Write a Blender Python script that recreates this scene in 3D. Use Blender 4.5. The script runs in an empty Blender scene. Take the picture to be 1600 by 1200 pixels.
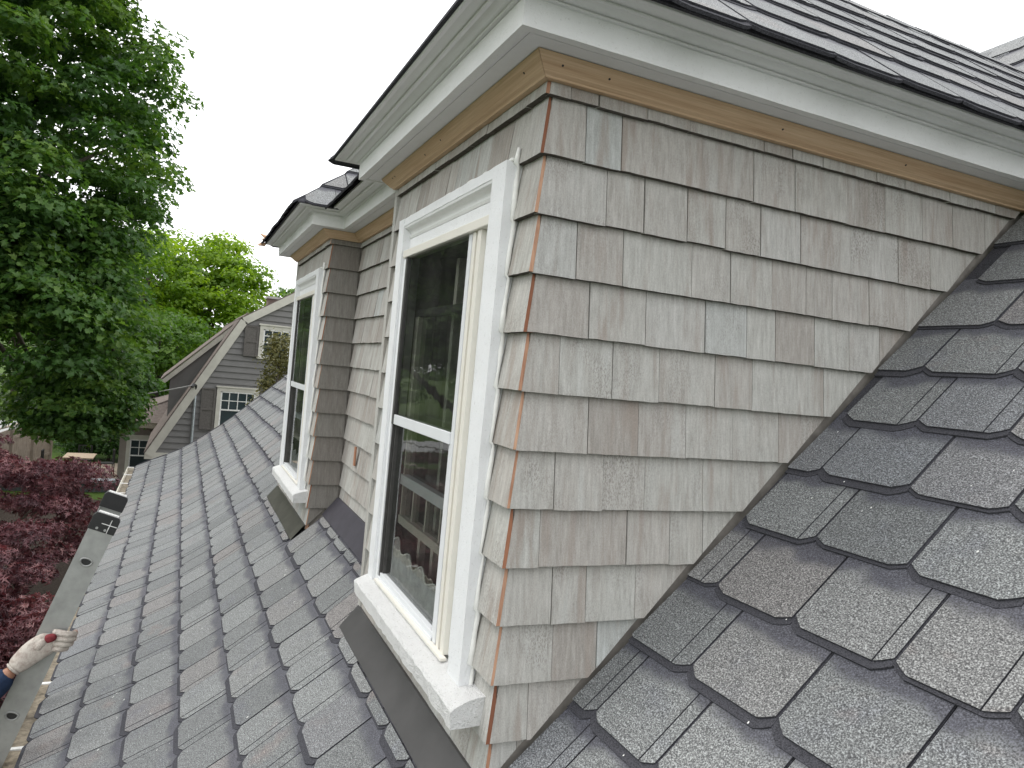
import bpy, math, random
import numpy as np
from mathutils import Vector, Matrix
random.seed(7); rng = np.random.default_rng(11)
R = math.radians
scene = bpy.context.scene
COL = scene.collection

# ------------------------------------------------------------------ camera
CAM = Vector((1.4323, -0.6576, -0.6066))
CR = Vector((0.405587516, 0.9093903, 0.092239084))
CU = Vector((-0.046908107, -0.080070916, 0.995684829))
CF = Vector((-0.912851793, 0.408164097, -0.010182014))
FPX = 1156.31
cam = bpy.data.cameras.new('camera'); cam.sensor_width = 36.0; cam.lens = FPX / 1600 * 36
cam.clip_start = 0.02; cam.clip_end = 3000
camo = bpy.data.objects.new('camera', cam); COL.objects.link(camo)
camo.matrix_world = Matrix(((CR.x, CU.x, -CF.x, CAM.x), (CR.y, CU.y, -CF.y, CAM.y), (CR.z, CU.z, -CF.z, CAM.z), (0, 0, 0, 1)))
scene.camera = camo

# ------------------------------------------------------------------ world, sun, exposure
SUN_EL, SUN_AZ = 56.0, 215.0        # azimuth in degrees, measured clockwise from +y (so 215 = in front of the facade, to the left)
w = bpy.data.worlds.new('World'); scene.world = w; w.use_nodes = True
nt = w.node_tree; nt.nodes.clear()
out = nt.nodes.new('ShaderNodeOutputWorld'); bg = nt.nodes.new('ShaderNodeBackground')
sky = nt.nodes.new('ShaderNodeTexSky'); sky.sky_type = 'NISHITA'; sky.sun_disc = False
sky.sun_elevation = R(SUN_EL); sky.sun_rotation = R(SUN_AZ); sky.dust_density = 3.0
tc = nt.nodes.new('ShaderNodeTexCoord'); nz = nt.nodes.new('ShaderNodeTexNoise')
nz.inputs['Scale'].default_value = 2.4; nz.inputs['Detail'].default_value = 4
rp = nt.nodes.new('ShaderNodeValToRGB')
rp.color_ramp.elements[0].position = 0.33; rp.color_ramp.elements[0].color = (0.22, 0.22, 0.22, 1)
rp.color_ramp.elements[1].position = 0.47; rp.color_ramp.elements[1].color = (1, 1, 1, 1)
mx = nt.nodes.new('ShaderNodeMix'); mx.data_type = 'RGBA'
mx.inputs['B'].default_value = (12.0, 12.1, 12.3, 1)     # the bright cloud deck
nt.links.new(tc.outputs['Generated'], nz.inputs['Vector']); nt.links.new(nz.outputs['Fac'], rp.inputs['Fac'])
nt.links.new(rp.outputs['Color'], mx.inputs['Factor']); nt.links.new(sky.outputs['Color'], mx.inputs['A'])
nt.links.new(mx.outputs['Result'], bg.inputs['Color']); bg.inputs['Strength'].default_value = 0.10
nt.links.new(bg.outputs['Background'], out.inputs['Surface'])
sl = bpy.data.lights.new('sun', 'SUN'); sl.energy = 0.7; sl.angle = R(26); sl.color = (1.0, 0.96, 0.9)
slo = bpy.data.objects.new('sun', sl); COL.objects.link(slo)
sd = Vector((math.sin(R(SUN_AZ)) * math.cos(R(SUN_EL)), math.cos(R(SUN_AZ)) * math.cos(R(SUN_EL)), math.sin(R(SUN_EL))))
slo.rotation_euler = sd.to_track_quat('Z', 'Y').to_euler()
vs = scene.view_settings; vs.view_transform = 'Standard'; vs.look = 'None'; vs.gamma = 1.0; vs.exposure = 0.72; vs.use_curve_mapping = False

# ------------------------------------------------------------------ helpers: materials
class NT:
    def __init__(s, name):
        s.m = bpy.data.materials.new(name); s.m.use_nodes = True; s.t = s.m.node_tree
        s.b = s.t.nodes['Principled BSDF']; s.out = s.t.nodes['Material Output']
        s.co = s.t.nodes.new('ShaderNodeTexCoord').outputs['Object']
    def n(s, k, **kw):
        x = s.t.nodes.new(k)
        for a, v in kw.items(): setattr(x, a, v)
        return x
    def put(s, sock, v):
        if isinstance(v, bpy.types.NodeSocket): s.t.links.new(v, sock)
        else: sock.default_value = v
    def noise(s, scale, detail=3, rough=0.5, vec=None, stretch=None):
        v = vec or s.co
        if stretch:
            mp = s.n('ShaderNodeMapping'); mp.inputs['Scale'].default_value = stretch; s.put(mp.inputs['Vector'], v); v = mp.outputs[0]
        x = s.n('ShaderNodeTexNoise'); s.put(x.inputs['Vector'], v)
        x.inputs['Scale'].default_value = scale; x.inputs['Detail'].default_value = detail; x.inputs['Roughness'].default_value = rough
        return x.outputs['Fac']
    def ramp(s, f, *stops):
        x = s.n('ShaderNodeValToRGB'); cr = x.color_ramp
        while len(cr.elements) < len(stops): cr.elements.new(0.5)
        for e, (p, c) in zip(cr.elements, stops):
            e.position = p; e.color = (c, c, c, 1) if isinstance(c, (int, float)) else (*c, 1)
        s.put(x.inputs['Fac'], f); return x.outputs['Color']
    def mix(s, f, a, b, mode='MIX'):
        x = s.n('ShaderNodeMix', data_type='RGBA', blend_type=mode)
        s.put(x.inputs['Factor'], f)
        for k, v in (('A', a), ('B', b)):
            s.put(x.inputs[k], (*v, 1) if isinstance(v, tuple) and len(v) == 3 else v)
        return x.outputs['Result']
    def math(s, op, a, b=0.0):
        x = s.n('ShaderNodeMath', operation=op); s.put(x.inputs[0], a); s.put(x.inputs[1], b); return x.outputs[0]
    def tint(s):
        x = s.n('ShaderNodeAttribute', attribute_name='tint'); sp = s.n('ShaderNodeSeparateColor')
        s.put(sp.inputs[0], x.outputs['Color']); return sp.outputs
    def bump(s, h, dist=0.002, strength=0.6):
        x = s.n('ShaderNodeBump'); x.inputs['Distance'].default_value = dist; x.inputs['Strength'].default_value = strength
        s.put(x.inputs['Height'], h); s.put(s.b.inputs['Normal'], x.outputs[0])
    def fin(s, col, rough=0.7, spec=0.3, metal=0.0):
        s.put(s.b.inputs['Base Color'], (*col, 1) if isinstance(col, tuple) else col)
        s.put(s.b.inputs['Roughness'], rough); s.b.inputs['Specular IOR Level'].default_value = spec; s.b.inputs['Metallic'].default_value = metal
        return s.m
def vcat(s, a, sc):   # object coords offset by the tint so that no two pieces show the same pattern
    x = s.n('ShaderNodeVectorMath', operation='MULTIPLY_ADD'); att = s.n('ShaderNodeAttribute', attribute_name='tint')
    s.put(x.inputs[0], att.outputs['Color']); x.inputs[1].default_value = (sc, sc, sc); s.put(x.inputs[2], a); return x.outputs[0]

def m_cedar(name, dark=1.0):
    s = NT(name); t = s.tint(); v = vcat(s, s.co, 17.0)
    base = s.ramp(t[0], (0.0, (0.36, 0.337, 0.312)), (0.2, (0.41, 0.39, 0.365)), (0.5, (0.468, 0.467, 0.442)), (0.75, (0.438, 0.42, 0.395)), (0.93, (0.47, 0.465, 0.445)), (1.0, (0.45, 0.468, 0.458)))
    grain = s.noise(1.0, 6, 0.7, v, (110, 110, 5))
    streak = s.noise(1.0, 3, 0.6, v, (30, 30, 2.2))
    c = s.mix(0.85, base, s.ramp(grain, (0.28, (0.66, 0.65, 0.63)), (0.72, (1.17, 1.17, 1.17))), 'MULTIPLY')
    c = s.mix(s.math('MULTIPLY', s.ramp(streak, (0.50, 0.0), (0.68, 1.0)), s.math('ADD', s.math('MULTIPLY', t[1], 0.8), 0.12)), c, (0.315, 0.275, 0.243))
    c = s.mix(s.math('MULTIPLY', s.ramp(streak, (0.30, 1.0), (0.44, 0.0)), s.math('MULTIPLY', t[2], 0.6)), c, (0.50, 0.51, 0.49))
    sp = s.noise(560, 2, 0.75, v, (1, 1, 0.5))
    c = s.mix(0.75, c, s.ramp(sp, (0.32, (0.82, 0.81, 0.80)), (0.5, (1.0, 1.0, 1.0)), (0.68, (1.14, 1.14, 1.13))), 'MULTIPLY')
    area = s.ramp(s.noise(1.0, 3, 0.6, v, (9, 9, 6)), (0.44, 0.0), (0.64, 1.0))
    spk = s.ramp(s.noise(380, 2, 0.7, v, (1, 1, 0.4)), (0.49, 0.0), (0.58, 1.0))
    c = s.mix(s.math('MULTIPLY', s.math('MULTIPLY', spk, area), s.math('ADD', s.math('MULTIPLY', t[2], 0.6), 0.12)), c, (0.20, 0.18, 0.165))
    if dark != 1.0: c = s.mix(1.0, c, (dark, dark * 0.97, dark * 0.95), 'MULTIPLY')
    s.bump(s.math('ADD', grain, s.math('MULTIPLY', sp, 0.6)), 0.0022, 0.6)
    return s.fin(c, 0.85, 0.15)
def m_rawcedar():
    s = NT('raw_cedar_edge'); g = s.noise(1.0, 4, 0.7, vcat(s, s.co, 9.0), (60, 120, 14)); t = s.tint()
    a = s.ramp(t[1], (0, (0.17, 0.065, 0.038)), (0.5, (0.33, 0.15, 0.085)), (1, (0.55, 0.34, 0.23)))
    return s.fin(s.mix(s.ramp(g, (0.4, 0.0), (0.7, 0.6)), a, (0.19, 0.08, 0.05)), 0.8, 0.2)
def m_asphalt():
    s = NT('asphalt_granules'); t = s.tint(); v = vcat(s, s.co, 5.0)
    base = s.ramp(t[0], (0.0, (0.118, 0.122, 0.123)), (0.3, (0.145, 0.149, 0.149)), (0.55, (0.172, 0.177, 0.176)), (0.78, (0.160, 0.158, 0.156)), (0.93, (0.165, 0.154, 0.150)), (1.0, (0.134, 0.139, 0.147)))
    c = s.mix(s.ramp(s.noise(7, 3, 0.6, v), (0.56, 0.0), (0.72, 0.4)), base, (0.105, 0.108, 0.130))
    c = s.mix(s.math('MULTIPLY', s.ramp(s.noise(5.5, 3, 0.6, vcat(s, s.co, 23.0)), (0.58, 0.0), (0.74, 0.55)), s.ramp(t[1], (0.45, 0.0), (0.8, 1.0))), c, (0.20, 0.150, 0.135))
    g = s.noise(325, 1.2, 0.7, v)
    c = s.mix(1.0, c, s.ramp(g, (0.30, (0.24, 0.24, 0.26)), (0.44, (0.68, 0.68, 0.69)), (0.57, (1.45, 1.47, 1.46)), (0.70, (2.7, 2.75, 2.75))), 'MULTIPLY')
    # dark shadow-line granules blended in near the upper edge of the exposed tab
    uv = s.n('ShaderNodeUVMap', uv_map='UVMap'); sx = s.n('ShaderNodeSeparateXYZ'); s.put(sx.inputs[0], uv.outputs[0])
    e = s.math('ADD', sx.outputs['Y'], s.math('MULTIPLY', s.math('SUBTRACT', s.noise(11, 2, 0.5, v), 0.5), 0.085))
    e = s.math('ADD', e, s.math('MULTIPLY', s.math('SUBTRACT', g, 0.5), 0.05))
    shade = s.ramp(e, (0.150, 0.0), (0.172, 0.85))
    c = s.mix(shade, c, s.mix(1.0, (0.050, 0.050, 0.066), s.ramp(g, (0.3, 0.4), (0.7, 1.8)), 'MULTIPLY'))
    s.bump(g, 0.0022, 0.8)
    s.b.inputs['Sheen Weight'].default_value = 0.08; s.b.inputs['Sheen Roughness'].default_value = 0.35
    return s.fin(c, 0.62, 0.5)
def m_asphalt_dark():
    s = NT('asphalt_shadow_layer'); g = s.noise(380, 1.5, 0.7)
    c = s.mix(1.0, (0.047, 0.047, 0.054), s.ramp(g, (0.3, 0.5), (0.72, 1.9)), 'MULTIPLY')
    s.bump(g, 0.0012, 0.6); return s.fin(c, 0.9, 0.2)
def m_paint(name, col, dirt=0.35, crack=0.5, rough=0.55, depth=0.0055, brush=None):
    s = NT(name); f = s.noise(140, 4, 0.75); big = s.noise(14, 4, 0.65)
    c = s.mix(s.ramp(f, (0.60, 0.0), (0.70, dirt)), col, (col[0] * 0.42, col[1] * 0.40, col[2] * 0.37))
    c = s.mix(s.ramp(big, (0.45, 0.0), (0.8, 0.22)), c, (col[0] * 0.72, col[1] * 0.72, col[2] * 0.70))
    h = s.math('ADD', s.noise(46 if not brush else 90, 6, 0.75, None, brush), s.math('MULTIPLY', s.noise(260, 2, 0.6), 0.5))
    s.bump(h, depth, crack); return s.fin(c, rough, 0.35)
def m_pine():
    s = NT('new_pine_trim'); g = s.noise(1.0, 6, 0.75, vcat(s, s.co, 3.0), (6, 6, 420)); g2 = s.noise(1.0, 4, 0.6, vcat(s, s.co, 3.0), (1.6, 1.6, 95))
    c = s.ramp(g2, (0.3, (0.66, 0.485, 0.33)), (0.5, (0.60, 0.425, 0.275)), (0.7, (0.52, 0.345, 0.215)))
    c = s.mix(0.7, c, s.ramp(g, (0.32, (0.76, 0.70, 0.64)), (0.55, (1.0, 1.0, 1.0)), (0.7, (1.16, 1.16, 1.13))), 'MULTIPLY')
    s.bump(g, 0.001, 0.3); return s.fin(c, 0.6, 0.3)
def m_plain(name, col, rough=0.6, spec=0.3, metal=0.0, var=0.25, scale=30, bump=0.0):
    s = NT(name); n = s.noise(scale, 4, 0.6)
    c = s.mix(s.ramp(n, (0.3, 0.0), (0.75, 1.0)), tuple(x * (1 + var) for x in col), tuple(x * (1 - var) for x in col))
    if bump: s.bump(n, bump, 0.6)
    return s.fin(c, rough, spec, metal)
def m_glass():
    s = NT('window_glass'); s.t.nodes.remove(s.b)
    fr = s.n('ShaderNodeFresnel'); fr.inputs['IOR'].default_value = 1.55
    tr = s.n('ShaderNodeBsdfTransparent'); tr.inputs[0].default_value = (0.80, 0.84, 0.82, 1)
    gl = s.n('ShaderNodeBsdfGlossy'); gl.inputs['Roughness'].default_value = 0.015
    bp = s.n('ShaderNodeBump'); bp.inputs['Distance'].default_value = 0.004; bp.inputs['Strength'].default_value = 0.10
    s.put(bp.inputs['Height'], s.noise(9, 2, 0.5)); s.put(gl.inputs['Normal'], bp.outputs[0])
    mxs = s.n('ShaderNodeMixShader'); s.put(mxs.inputs[0], fr.outputs[0]); s.put(mxs.inputs[1], tr.outputs[0]); s.put(mxs.inputs[2], gl.outputs[0])
    df = s.n('ShaderNodeBsdfDiffuse'); df.inputs[0].default_value = (0.42, 0.42, 0.40, 1)
    ms2 = s.n('ShaderNodeMixShader'); s.put(ms2.inputs[0], s.ramp(s.noise(6, 4, 0.7), (0.3, 0.012), (0.75, 0.06))); s.put(ms2.inputs[1], mxs.outputs[0]); s.put(ms2.inputs[2], df.outputs[0])
    s.put(s.out.inputs['Surface'], ms2.outputs[0]); return s.m
def m_leaf(name, a, b, c3, trans=0.35, tcol=None, rough=0.45):
    s = NT(name); t = s.tint()
    col = s.ramp(t[0], (0.0, a), (0.55, b), (1.0, c3)); s.fin(col, rough, 0.35)
    tl = s.n('ShaderNodeBsdfTranslucent'); s.put(tl.inputs[0], s.mix(1.0, col, tcol or (1.6, 1.7, 0.7), 'MULTIPLY'))
    ms = s.n('ShaderNodeMixShader'); ms.inputs[0].default_value = trans
    s.put(ms.inputs[1], s.b.outputs[0]); s.put(ms.inputs[2], tl.outputs[0]); s.put(s.out.inputs['Surface'], ms.outputs[0]); return s.m

M = dict(
    cedar=m_cedar('weathered_cedar_stain'), cedar_shade=m_cedar('weathered_cedar_stain_painted_shade', 0.55), raw=m_rawcedar(), asphalt=m_asphalt(), asphalt_dark=m_asphalt_dark(),  # cedar_shade: cedar copy, darker stain with the recess shade put into its colour
    white=m_paint('peeling_white_paint', (0.77, 0.78, 0.79), 0.45, 0.7, 0.5, 0.0032, (1, 1, 0.16)), trim=m_paint('white_trim_paint', (0.80, 0.805, 0.80), 0.3, 0.35), smooth=m_paint('crown_white_paint', (0.78, 0.785, 0.78), 0.12, 0.1, 0.4),
    soffit=m_paint('soffit_grey_paint', (0.76, 0.76, 0.765), 0.15, 0.15), cream=m_paint('cream_storm_frame', (0.74, 0.715, 0.65), 0.15, 0.1, 0.4), alu=m_paint('white_aluminium', (0.70, 0.715, 0.73), 0.1, 0.1, 0.35),
    roughwhite=m_paint('thick_flaking_white_paint', (0.77, 0.77, 0.76), 0.8, 1.0, 0.6, 0.012), caulk=m_plain('caulk', (0.80, 0.80, 0.77), 0.5, 0.4, 0, 0.06, 60), pine=m_pine(), glass=m_glass(), wallcore=m_plain('sheathing', (0.24, 0.22, 0.2), 0.9),
    butt=m_plain('end_grain_painted_shade', (0.10, 0.09, 0.08), 0.95, 0.1, 0, 0.4, 60), room=m_plain('dim_room_plaster', (0.36, 0.32, 0.29), 0.9, 0.1, 0, 0.3, 3), flash=m_plain('painted_flashing', (0.062, 0.060, 0.060), 0.42, 0.4, 0.0, 0.18, 8), flash_old=m_plain('weathered_flashing', (0.080, 0.078, 0.068), 0.38, 0.4, 0.2, 0.3, 12),  # butt: end grain coloured dark to paint in the shade under each course
    membrane=m_plain('ice_membrane', (0.048, 0.045, 0.056), 0.5, 0.4, 0, 0.2, 14), oldwood=m_paint('flaking_old_sash', (0.62, 0.57, 0.50), 0.9, 1.0, 0.8), darkrail=m_plain('dark_sash', (0.06, 0.058, 0.056), 0.4), teal=m_plain('teal_panel', (0.50, 0.66, 0.63), 0.6, 0.3, 0, 0.1, 5),
    blind=m_plain('blind_slat', (0.5, 0.5, 0.48), 0.6), screen=m_plain('loose_screen', (0.50, 0.49, 0.48), 0.8), gutter=m_plain('gutter_enamel', (0.62, 0.585, 0.50), 0.45, 0.4, 0, 0.15, 9), sludge=m_plain('gutter_sludge', (0.24, 0.21, 0.165), 0.95, 0.1, 0, 0.45, 40, 0.01),
    drip=m_plain('drip_edge_board', (0.45, 0.41, 0.37), 0.8, 0.2, 0, 0.3, 30), ladder=m_plain('ladder_aluminium', (0.36, 0.365, 0.355), 0.42, 0.5, 0.5, 0.15, 22), cap=m_plain('black_plastic', (0.018, 0.018, 0.019), 0.4, 0.5), capw=m_plain('cap_white_edge', (0.72, 0.72, 0.70), 0.5),
)

# ------------------------------------------------------------------ helpers: geometry
def tag(o, label=None, cat=None, group=None, kind=None):
    for k, v in (('label', label), ('category', cat), ('group', group), ('kind', kind)):
        if v: o[k] = v
    return o
def empty(name, loc=(0, 0, 0)):
    o = bpy.data.objects.new(name, None); o.empty_display_size = 0.3; o.location = loc; COL.objects.link(o); return o
def link(name, me, parent=None):
    o = bpy.data.objects.new(name, me); COL.objects.link(o)
    if parent:
        o.parent = parent
        # every thing here keeps world coordinates in its meshes
        off = Vector((0, 0, 0)); p = parent
        while p: off += p.location; p = p.parent
        o.location = -off
    return o
class MB:
    def __init__(s): s.v = []; s.f = []; s.mi = []; s.t = []; s.uv = {}
    def poly(s, pts, mi=0): 
        b = len(s.v); s.v += [tuple(p) for p in pts]; s.f.append(tuple(range(b, b + len(pts)))); s.mi.append(mi)
    def add(s, V, F, mi=0, tint=None):
        b = len(s.v); s.v += [tuple(p) for p in V]
        for f in F: s.f.append(tuple(i + b for i in f))
        s.mi += [mi] * len(F) if isinstance(mi, int) else list(mi)
        if tint is not None:
            s.t += [(0.5, 0.5, 0.5)] * (b - len(s.t)); s.t += [tint] * len(V)
    def box(s, x0, x1, y0, y1, z0, z1, mi=0):
        s.add([(x0, y0, z0), (x1, y0, z0), (x1, y1, z0), (x0, y1, z0), (x0, y0, z1), (x1, y0, z1), (x1, y1, z1), (x0, y1, z1)],
              [(0, 3, 2, 1), (4, 5, 6, 7), (0, 1, 5, 4), (1, 2, 6, 5), (2, 3, 7, 6), (3, 0, 4, 7)], mi)
    def tube(s, pts, r, n=8, mi=0, caps=True):
        pts = [Vector(p) for p in pts]; rs = r if isinstance(r, (list, tuple)) else [r] * len(pts); b = len(s.v); V = []
        for i, p in enumerate(pts):
            d = (pts[min(i + 1, len(pts) - 1)] - pts[max(i - 1, 0)]).normalized()
            a = d.orthogonal().normalized() if i == 0 else (pa - d * pa.dot(d)).normalized(); pa = a; c = d.cross(a)
            V += [p + (a * math.cos(2 * math.pi * k / n) + c * math.sin(2 * math.pi * k / n)) * rs[i] for k in range(n)]
        F = [(i * n + k, i * n + (k + 1) % n, (i + 1) * n + (k + 1) % n, (i + 1) * n + k) for i in range(len(pts) - 1) for k in range(n)]
        if caps: F += [tuple(range(n))[::-1], tuple(range((len(pts) - 1) * n, len(pts) * n))]
        s.add(V, F, mi)
    def build(s, name, mats, parent=None, tint=None, smooth=False, bevel=0):
        me = bpy.data.meshes.new(name); me.from_pydata(s.v, [], s.f)
        for m in (mats if isinstance(mats, (list, tuple)) else [mats]): me.materials.append(m)
        me.polygons.foreach_set('material_index', s.mi)
        t = s.t + [(0.5, 0.5, 0.5)] * (len(s.v) - len(s.t)) if tint is None else [tint] * len(s.v)
        at = me.attributes.new('tint', 'FLOAT_COLOR', 'POINT')
        at.data.foreach_set('color', np.c_[np.array(t, dtype=np.float32).reshape(-1, 3), np.ones(len(s.v), np.float32)].ravel())
        if s.uv:
            ul = me.uv_layers.new(name='UVMap'); li = np.empty(len(me.loops), np.int32); me.loops.foreach_get('vertex_index', li)
            arr = np.zeros((len(s.v), 2), np.float32)
            for k, q in s.uv.items(): arr[k] = q
            ul.data.foreach_set('uv', arr[li].ravel())
        if smooth: me.polygons.foreach_set('use_smooth', [True] * len(me.polygons))
        me.update(); o = link(name, me, parent)
        if bevel:
            bv = o.modifiers.new('bevel', 'BEVEL'); bv.width = bevel; bv.segments = 2; bv.limit_method = 'ANGLE'; bv.angle_limit = R(40)
        return o
def rt(): return (random.random(), random.random(), random.random())
def clip(poly, fn):
    o = []
    for i, a in enumerate(poly):
        b = poly[(i + 1) % len(poly)]; fa, fb = fn(a), fn(b)
        if fa >= 0: o.append(a)
        if (fa >= 0) != (fb >= 0):
            k = fa / (fa - fb); o.append((a[0] + (b[0] - a[0]) * k, a[1] + (b[1] - a[1]) * k))
    return o
def proj(p):
    d = Vector(p) - CAM; z = d.dot(CF)
    if z < 0.05: return None
    return 800 + FPX * d.dot(CR) / z, 600 - FPX * d.dot(CU) / z

# ------------------------------------------------------------------ constants of the house
E = 0.127                    # cedar course exposure
AE = 0.197                   # asphalt course exposure
SL = 0.954                   # main roof slope (rise / run)
RY0 = -1.52                  # main roof height at y = 0
BX = [0.0, -2.53]            # near corners of the two bays
BW = 1.215                   # bay width
RC = 0.16                    # depth of the recess between the bays
GZ = -5.4                    # ground level
XL, XR = -9.08, 5.0          # gable ends
RIDGE_Y = 2.885
PROF = [(-1.072, -2.194), (-0.915, -2.117), (-0.733, -2.037), (-0.557, -1.945), (-0.396, -1.835), (-0.241, -1.713), (-0.085, -1.5935), (0.0, RY0), (0.4, RY0 + 0.4 * SL), (RIDGE_Y, RY0 + RIDGE_Y * SL)]
def roof_z(y):
    for (a, b), (c, d) in zip(PROF, PROF[1:]):
        if y <= c: return b + (d - b) * (y - a) / (c - a)
    return PROF[-1][1]
# arc length table of the flared roof profile
ARC = [0.0]
for a, b in zip(PROF, PROF[1:]): ARC.append(ARC[-1] + math.hypot(b[0] - a[0], b[1] - a[1]))
def at_arc(s):
    for i in range(len(ARC) - 1):
        if s <= ARC[i + 1] or i == len(ARC) - 2:
            k = (s - ARC[i]) / (ARC[i + 1] - ARC[i]); return (PROF[i][0] + (PROF[i + 1][0] - PROF[i][0]) * k, PROF[i][1] + (PROF[i + 1][1] - PROF[i][1]) * k)
S_L7 = ARC[6] + (ARC[7] - ARC[6]) * 0.03      # arc position of the course butt just in front of the bays

# ------------------------------------------------------------------ ground and far setting
def m_ground():
    s = NT('lawn_and_mulch'); n = s.noise(0.5, 5, 0.6); f = s.noise(60, 3, 0.7)
    grass = s.mix(s.ramp(n, (0.35, 0.0), (0.7, 1.0)), (0.05, 0.088, 0.02), (0.085, 0.14, 0.027))
    grass = s.mix(1.0, grass, s.ramp(f, (0.3, 0.6), (0.7, 1.3)), 'MULTIPLY')
    s.bump(f, 0.02, 0.7); return s.fin(grass, 0.9, 0.1)
g = MB(); g.poly([(-700, -500, GZ), (400, -500, GZ), (400, 500, GZ), (-700, 500, GZ)])
tag(g.build('ground', m_ground()), kind='structure')
g = MB(); g.poly([(-23.5, -9, GZ + 0.006), (8, -9, GZ + 0.006), (8, 2.5, GZ + 0.006), (-23.5, 2.5, GZ + 0.006)])
tag(g.build('mulch_bed', m_plain('dark_mulch', (0.05, 0.04, 0.033), 0.95, 0.1, 0, 0.5, 25, 0.03)), kind='structure')
g = MB(); g.poly([(-31, -4.6, GZ + 0.008), (-25.3, -4.6, GZ + 0.008), (-25.3, -1.9, GZ + 0.008), (-31, -1.9, GZ + 0.008)])
tag(g.build('patio', m_plain('patio_concrete', (0.30, 0.26, 0.21), 0.9, 0.2, 0, 0.25, 3)), kind='structure')
g = MB(); g.poly([(-45, -40, GZ + 0.006), (-39, -40, GZ + 0.006), (-39, -7.0, GZ + 0.006), (-45, -7.6, GZ + 0.006)])
tag(g.build('driveway', m_plain('pale_asphalt', (0.42, 0.42, 0.42), 0.9, 0.2, 0, 0.15, 2)), kind='structure')

# ================================================================== THE HOUSE
house = tag(empty('house', (-2.0, 1.0, GZ)), 'house with grey cedar shingled dormer and slate grey asphalt roof filling the foreground', 'house')

# body walls below the roof
m_side = m_plain('house_siding', (0.33, 0.31, 0.28), 0.85)
b = MB(); b.box(XL + 0.25, XR - 0.25, -0.78, -0.66, GZ, -2.16); b.build('wall', m_side, house)
for x in (XL + 0.25, XR - 0.37):
    b = MB(); P = [(-0.66, GZ), (RIDGE_Y * 2 + 0.7, GZ), (RIDGE_Y * 2 + 0.7, -2.2), (RIDGE_Y, 1.15), (0.0, -1.63), (-0.66, -2.1)]
    n = len(P); V = [(x, y, z) for y, z in P] + [(x + 0.12, y, z) for y, z in P]
    b.add(V, [tuple(range(n))[::-1], tuple(range(n, 2 * n))] + [(i, (i + 1) % n, n + (i + 1) % n, n + i) for i in range(n)]); b.build('gable_wall', m_side, house)
# roof deck: a slab following the flared profile, both slopes
def strip_slab(mb, prof, x0, x1, th, mi=0):
    n = len(prof); V = []
    for x in (x0, x1):
        V += [(x, y, z) for y, z in prof] + [(x, y, z - th) for y, z in prof]
    F = []
    for i in range(n - 1):
        F += [(i, i + 1, 2 * n + i + 1, 2 * n + i), (n + i, 3 * n + i, 3 * n + i + 1, n + i + 1), (i, n + i, n + i + 1, i + 1), (2 * n + i, 2 * n + i + 1, 3 * n + i + 1, 3 * n + i)]
    F += [(0, 2 * n, 3 * n, n), (n - 1, 2 * n - 1, 4 * n - 1, 3 * n - 1)]; mb.add(V, F, mi)
b = MB(); back = [(2 * RIDGE_Y - y, z) for y, z in PROF[::-1]]
# the deck leaves the footprints of the two bays' rooms open, so the rooms keep their height
strip_slab(b, PROF[:8], XL, XR, 0.05)
for x0, x1 in ((XL, BX[1] - BW), (BX[1] + 0.0, BX[0] - BW), (BX[0], XR)): strip_slab(b, PROF[7:], x0, x1, 0.05)
for bx in BX: strip_slab(b, [(1.76, RY0 + 1.76 * SL), PROF[-1]], bx - BW + 0.0, bx, 0.05)
strip_slab(b, back, XL, XR, 0.05)
roof = b.build('roof', M['asphalt_dark'], house)
for x in (XL, XR):
    b = MB(); sgn = -1 if x < 0 else 1; xs = sorted((x + sgn * 0.001, x + sgn * 0.022))
    strip_slab(b, [(y, z + 0.010) for y, z in PROF], xs[0], xs[1], 0.13); b.build('rake_board', M['drip'], house)
    b = MB(); strip_slab(b, [(y, z + 0.019) for y, z in PROF], min(x, x + sgn * 0.04), max(x, x + sgn * 0.04), 0.007); b.build('rake_edge', M['asphalt_dark'], house)

# ---- asphalt tabs
TABS = []   # (area on picture, builder)
def outline(u0, u1, v0, H, cx, cv):
    return [(u0, v0 + cv), (u0 + cx * 0.5, v0 + cv * 0.44), (u0 + cx, v0), (u1 - cx, v0), (u1 - cx * 0.5, v0 + cv * 0.44), (u1, v0 + cv), (u1, H), (u0, H)]
def tab_mesh(mb, fr, u0, u1, Hh, band, score, tint, lim=None):
    """fr(u, v, n) -> world; one laminated tab: a dark backing layer and the granulated face piece(s) on it."""
    nt_ = lambda v: 0.0125 - 0.0095 * min(v, AE) / AE
    def piece(pl, top, bot, mi):
        if lim:
            for f in lim: pl = clip(pl, f)
        n = len(pl)
        if n < 3: return
        b0 = len(mb.v)
        mb.add([fr(u, v, top(v)) for u, v in pl] + [fr(u, v, bot(v)) for u, v in pl],
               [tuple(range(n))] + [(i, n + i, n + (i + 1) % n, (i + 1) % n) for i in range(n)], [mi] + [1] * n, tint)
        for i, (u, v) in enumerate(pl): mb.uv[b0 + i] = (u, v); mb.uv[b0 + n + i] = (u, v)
    cx, cv = random.uniform(0.026, 0.038), random.uniform(0.015, 0.023)
    # (top, right, bottom, left) so that tops face up: outline is counter-clockwise in (u, v)
    piece(outline(u0, u1, -band, Hh, cx, cv), lambda v: nt_(max(v, 0)) - 0.0045, lambda v: 0.0008, 1)
    gp = 0.0035
    if score:
        k = u1 - score
        a = outline(u0 + gp, u1 - gp, 0.0, Hh, cx, cv)
        piece(clip(a, lambda q: (k - 0.0012) - q[0]), nt_, lambda v: nt_(v) - 0.0046, 0)
        nt2 = lambda v: nt_(v) - 0.001
        piece(clip(a, lambda q: q[0] - (k + 0.0012)), nt2, lambda v: nt_(v) - 0.0046, 0)
    else:
        piece(outline(u0 + gp, u1 - gp, 0.0, Hh, cx, cv), nt_, lambda v: nt_(v) - 0.0046, 0)
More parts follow.
